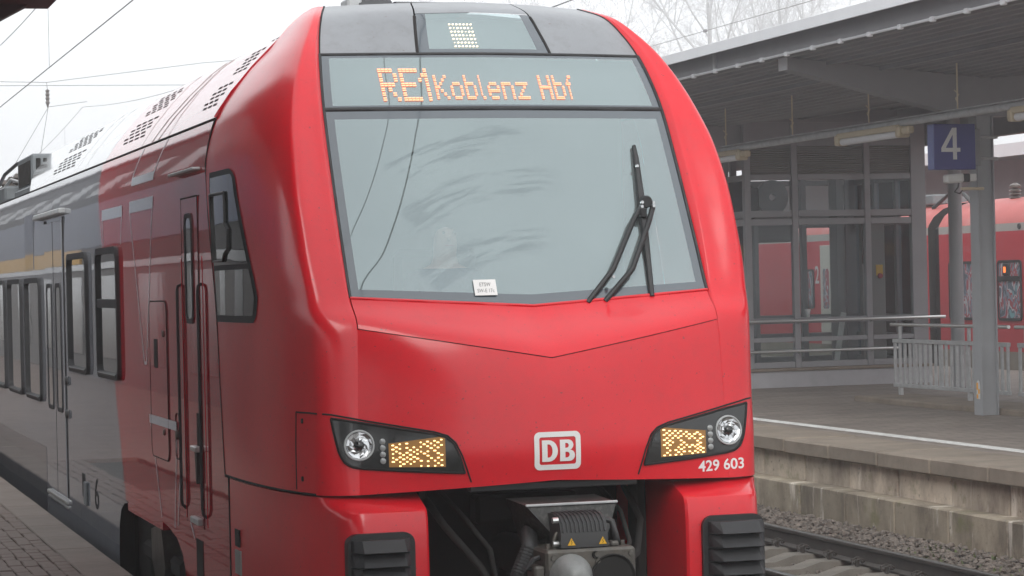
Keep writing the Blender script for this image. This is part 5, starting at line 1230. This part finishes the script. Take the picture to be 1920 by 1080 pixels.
MB().box(-6, 0, 0, 150, -.05, 2.45).build('wall', M_bwall, SB); MB().box(-6, .04, 0, 150, 2.46, 2.60).build('sill_band', M_bdark, SB)
MB().box(-6, .06, 32, 80, 2.61, 3.02).build('yellow_band', M_byel, SB); MB().box(-6, .03, 0, 31.9, 2.61, 3.02).build('grey_band', M_bdarkw, SB); MB().box(-6, .05, 0, 150, 3.03, 4.7).build('blue_band', M_bblue, SB); MB().box(-6, .02, 0, 150, 4.71, 8.6).build('upper_wall', M_bdarkw, SB); MB().box(-6.3, .5, -.5, 150, 8.61, 8.9).build('roof', M_beam, SB)
for i in range(24): MB().box(-.02, .03, 2 + i * 6, 4.6 + i * 6, .5, 2.3).build('window', M_bdark, SB)
MB().box(-5.0, -4.5, -56, -.01, -.05, 2.5).build('shade_wall', M_bwall, SB)  # unseen wall added to keep low sky light off the train's left flank
for j in range(1):
    for i in range(24): MB().box(-.02, .04, 2 + i * 6, 5 + i * 6, 5.4 + j * 2.7, 7.0 + j * 2.7).build('window', M_bdark, SB)

# ------------------------------------------------------------------ overhead line
def line(name, pts, r_, parent, m=M_wire): return MB().tube(pts, r_, 5).build(name, m, parent)
def catenary(xc, zw, zm, label, y0=-20, y1=150, span=50, first=-6, dr=7.0):
    O = empty('overhead_line', (xc, 0, 0)); tag(O, label, 'overhead wire')
    line('contact_wire', [(0, y0 + (y1 - y0) * i / 40, zw) for i in range(41)], .008, O)
    def mz(y): u = ((y - first) % span) / span; return zm - 1.1 * 4 * u * (1 - u)
    line('messenger_wire', [(0, y0 + (y1 - y0) * i / 120, mz(y0 + (y1 - y0) * i / 120)) for i in range(121)], .0065, O)
    y = first + dr / 2
    while y < y1:
        if y > y0: line('dropper', [(0, y, zw), (0, y, mz(y))], .0035, O)
        y += dr
    return O
catenary(4.04, 5.77, 7.9, 'contact and carrier wire above the red train', first=15, dr=8.35)
catenary(9.05, 5.77, 7.9, 'contact and carrier wire above the far track', first=72, span=62, dr=9.2)
RWO = empty('feeder_wire', (26, 60, 9.58)); tag(RWO, 'thin single wire running above the canopy edge before the bare trees', 'overhead wire')
line('wire', [(0, -60, 0), (0, 120, 0)], .010, RWO); MB().cbox(-.03, .03, 5.5, 5.7, -.04, .04, .01).build('clamp', M_wire, RWO)
XS = empty('cross_span', (9, 75, 8.9)); tag(XS, 'thin cross wires with hanging insulator above the grey train roof', 'overhead wire')
line('span_wire', [(-12, 0, .10), (-.65, 0, -.04), (4.1, 0, .57), (14, 0, 1.4)], .010, XS); line('span_wire', [(-12, 0, -.2), (14, 0, -.05)], .010, XS)
line('drop_wire', [(-.65, 0, -.04), (-.63, 0, -.25)], .009, XS); line('stay_wire', [(-.62, 0, -.80), (-1.7, 0, -2.6)], .009, XS); line('stay_wire', [(-.62, 0, -.80), (-.95, 0, -2.6)], .009, XS); line('stay_wire', [(-.60, 0, -.78), (.55, 0, -.62)], .009, XS)
MB().lathe([(.02, 0), (.07, -.04), (.04, -.10), (.07, -.16), (.04, -.22), (.07, -.28), (.04, -.34), (.07, -.40), (.04, -.46), (.02, -.55)], (-.63, 0, -.25), axis='z', n=10).build('insulator', M_insul, XS)

# ------------------------------------------------------------------ bare trees in the fog
def tree(x, y, h, seed, label, spread=1.0):
    T = empty('bare_tree', (x, y, -.4)); tag(T, label, 'tree', 'bare trees in the fog'); rng = random.Random(seed); tr = MB(); cr = MB()
    def grow(p, d, L_, r_, lev, mb):
        n = 4 if lev < 2 else 3; pts = [p]; rr = [r_]; q = p.copy(); dd = d.copy()
        for i in range(n):
            dd = (dd + Vector((rng.uniform(-1, 1), rng.uniform(-1, 1), rng.uniform(-.5, .9))) * (.10 + .05 * lev)).normalized(); q = q + dd * L_ / n; pts.append(q.copy()); rr.append(r_ * (1 - .62 * (i + 1) / n))
        mb.tube(pts, rr, 7 if lev == 0 else 4 if lev < 3 else 3, cap=False)
        if lev >= 5: return
        k = (9, 6, 5, 5, 4)[lev]
        for j in range(k):
            f = rng.uniform(.30 if lev == 0 else .2, 1.0); i = min(n - 1, int(f * n)); base = pts[i].lerp(pts[i + 1], f * n - i)
            ang = rng.uniform(.45, 1.0) * spread; axis = Vector((rng.uniform(-1, 1), rng.uniform(-1, 1), rng.uniform(-.3, .3))); axis = (axis - dd * axis.dot(dd)).normalized()
            nd = (Matrix.Rotation(ang, 3, dd.cross(axis).normalized()) @ dd); nd.z += .12
            grow(base, nd.normalized(), L_ * rng.uniform(.42, .66) * (1.0 if lev else .85), max(.013, rr[i] * rng.uniform(.42, .6)), lev + 1, cr)
    grow(Vector((0, 0, 0)), Vector((0, 0, 1)), h * .78, h * .012, 0, tr)
    tr.build('trunk', M_bark, T, fix=False); cr.build('crown', M_bark, T, fix=False)
tree(67.5, 188, 26, 3, 'bare twiggy tree just above the right shoulder of the red train', 1.1)
tree(77.2, 192, 33, 11, 'tall bare tree with straight trunk above the middle of the canopy edge')
tree(85.5, 196, 33, 21, 'bare tree rightmost above the canopy edge', 1.0)
tree(62.0, 205, 27, 5, 'bare tree partly hidden behind the roof of the red train', 1.1)

# ------------------------------------------------------------------ fog
hz = MB().box(-420, 620, -220, 720, -1.6, 42).build('haze', M_black); hz.data.materials.clear()
mh = bpy.data.materials.new('haze_air'); mh.use_nodes = True; t = mh.node_tree; t.nodes.clear(); o = t.nodes.new('ShaderNodeOutputMaterial'); pv_ = t.nodes.new('ShaderNodeVolumePrincipled')
pv_.inputs['Color'].default_value = (.97, .98, 1.0, 1); pv_.inputs['Density'].default_value = .0025; pv_.inputs['Anisotropy'].default_value = .2
t.links.new(pv_.outputs[0], o.inputs['Volume']); hz.data.materials.append(mh)
tag(hz, 'thin pale winter fog over the whole station', 'fog', kind='stuff')
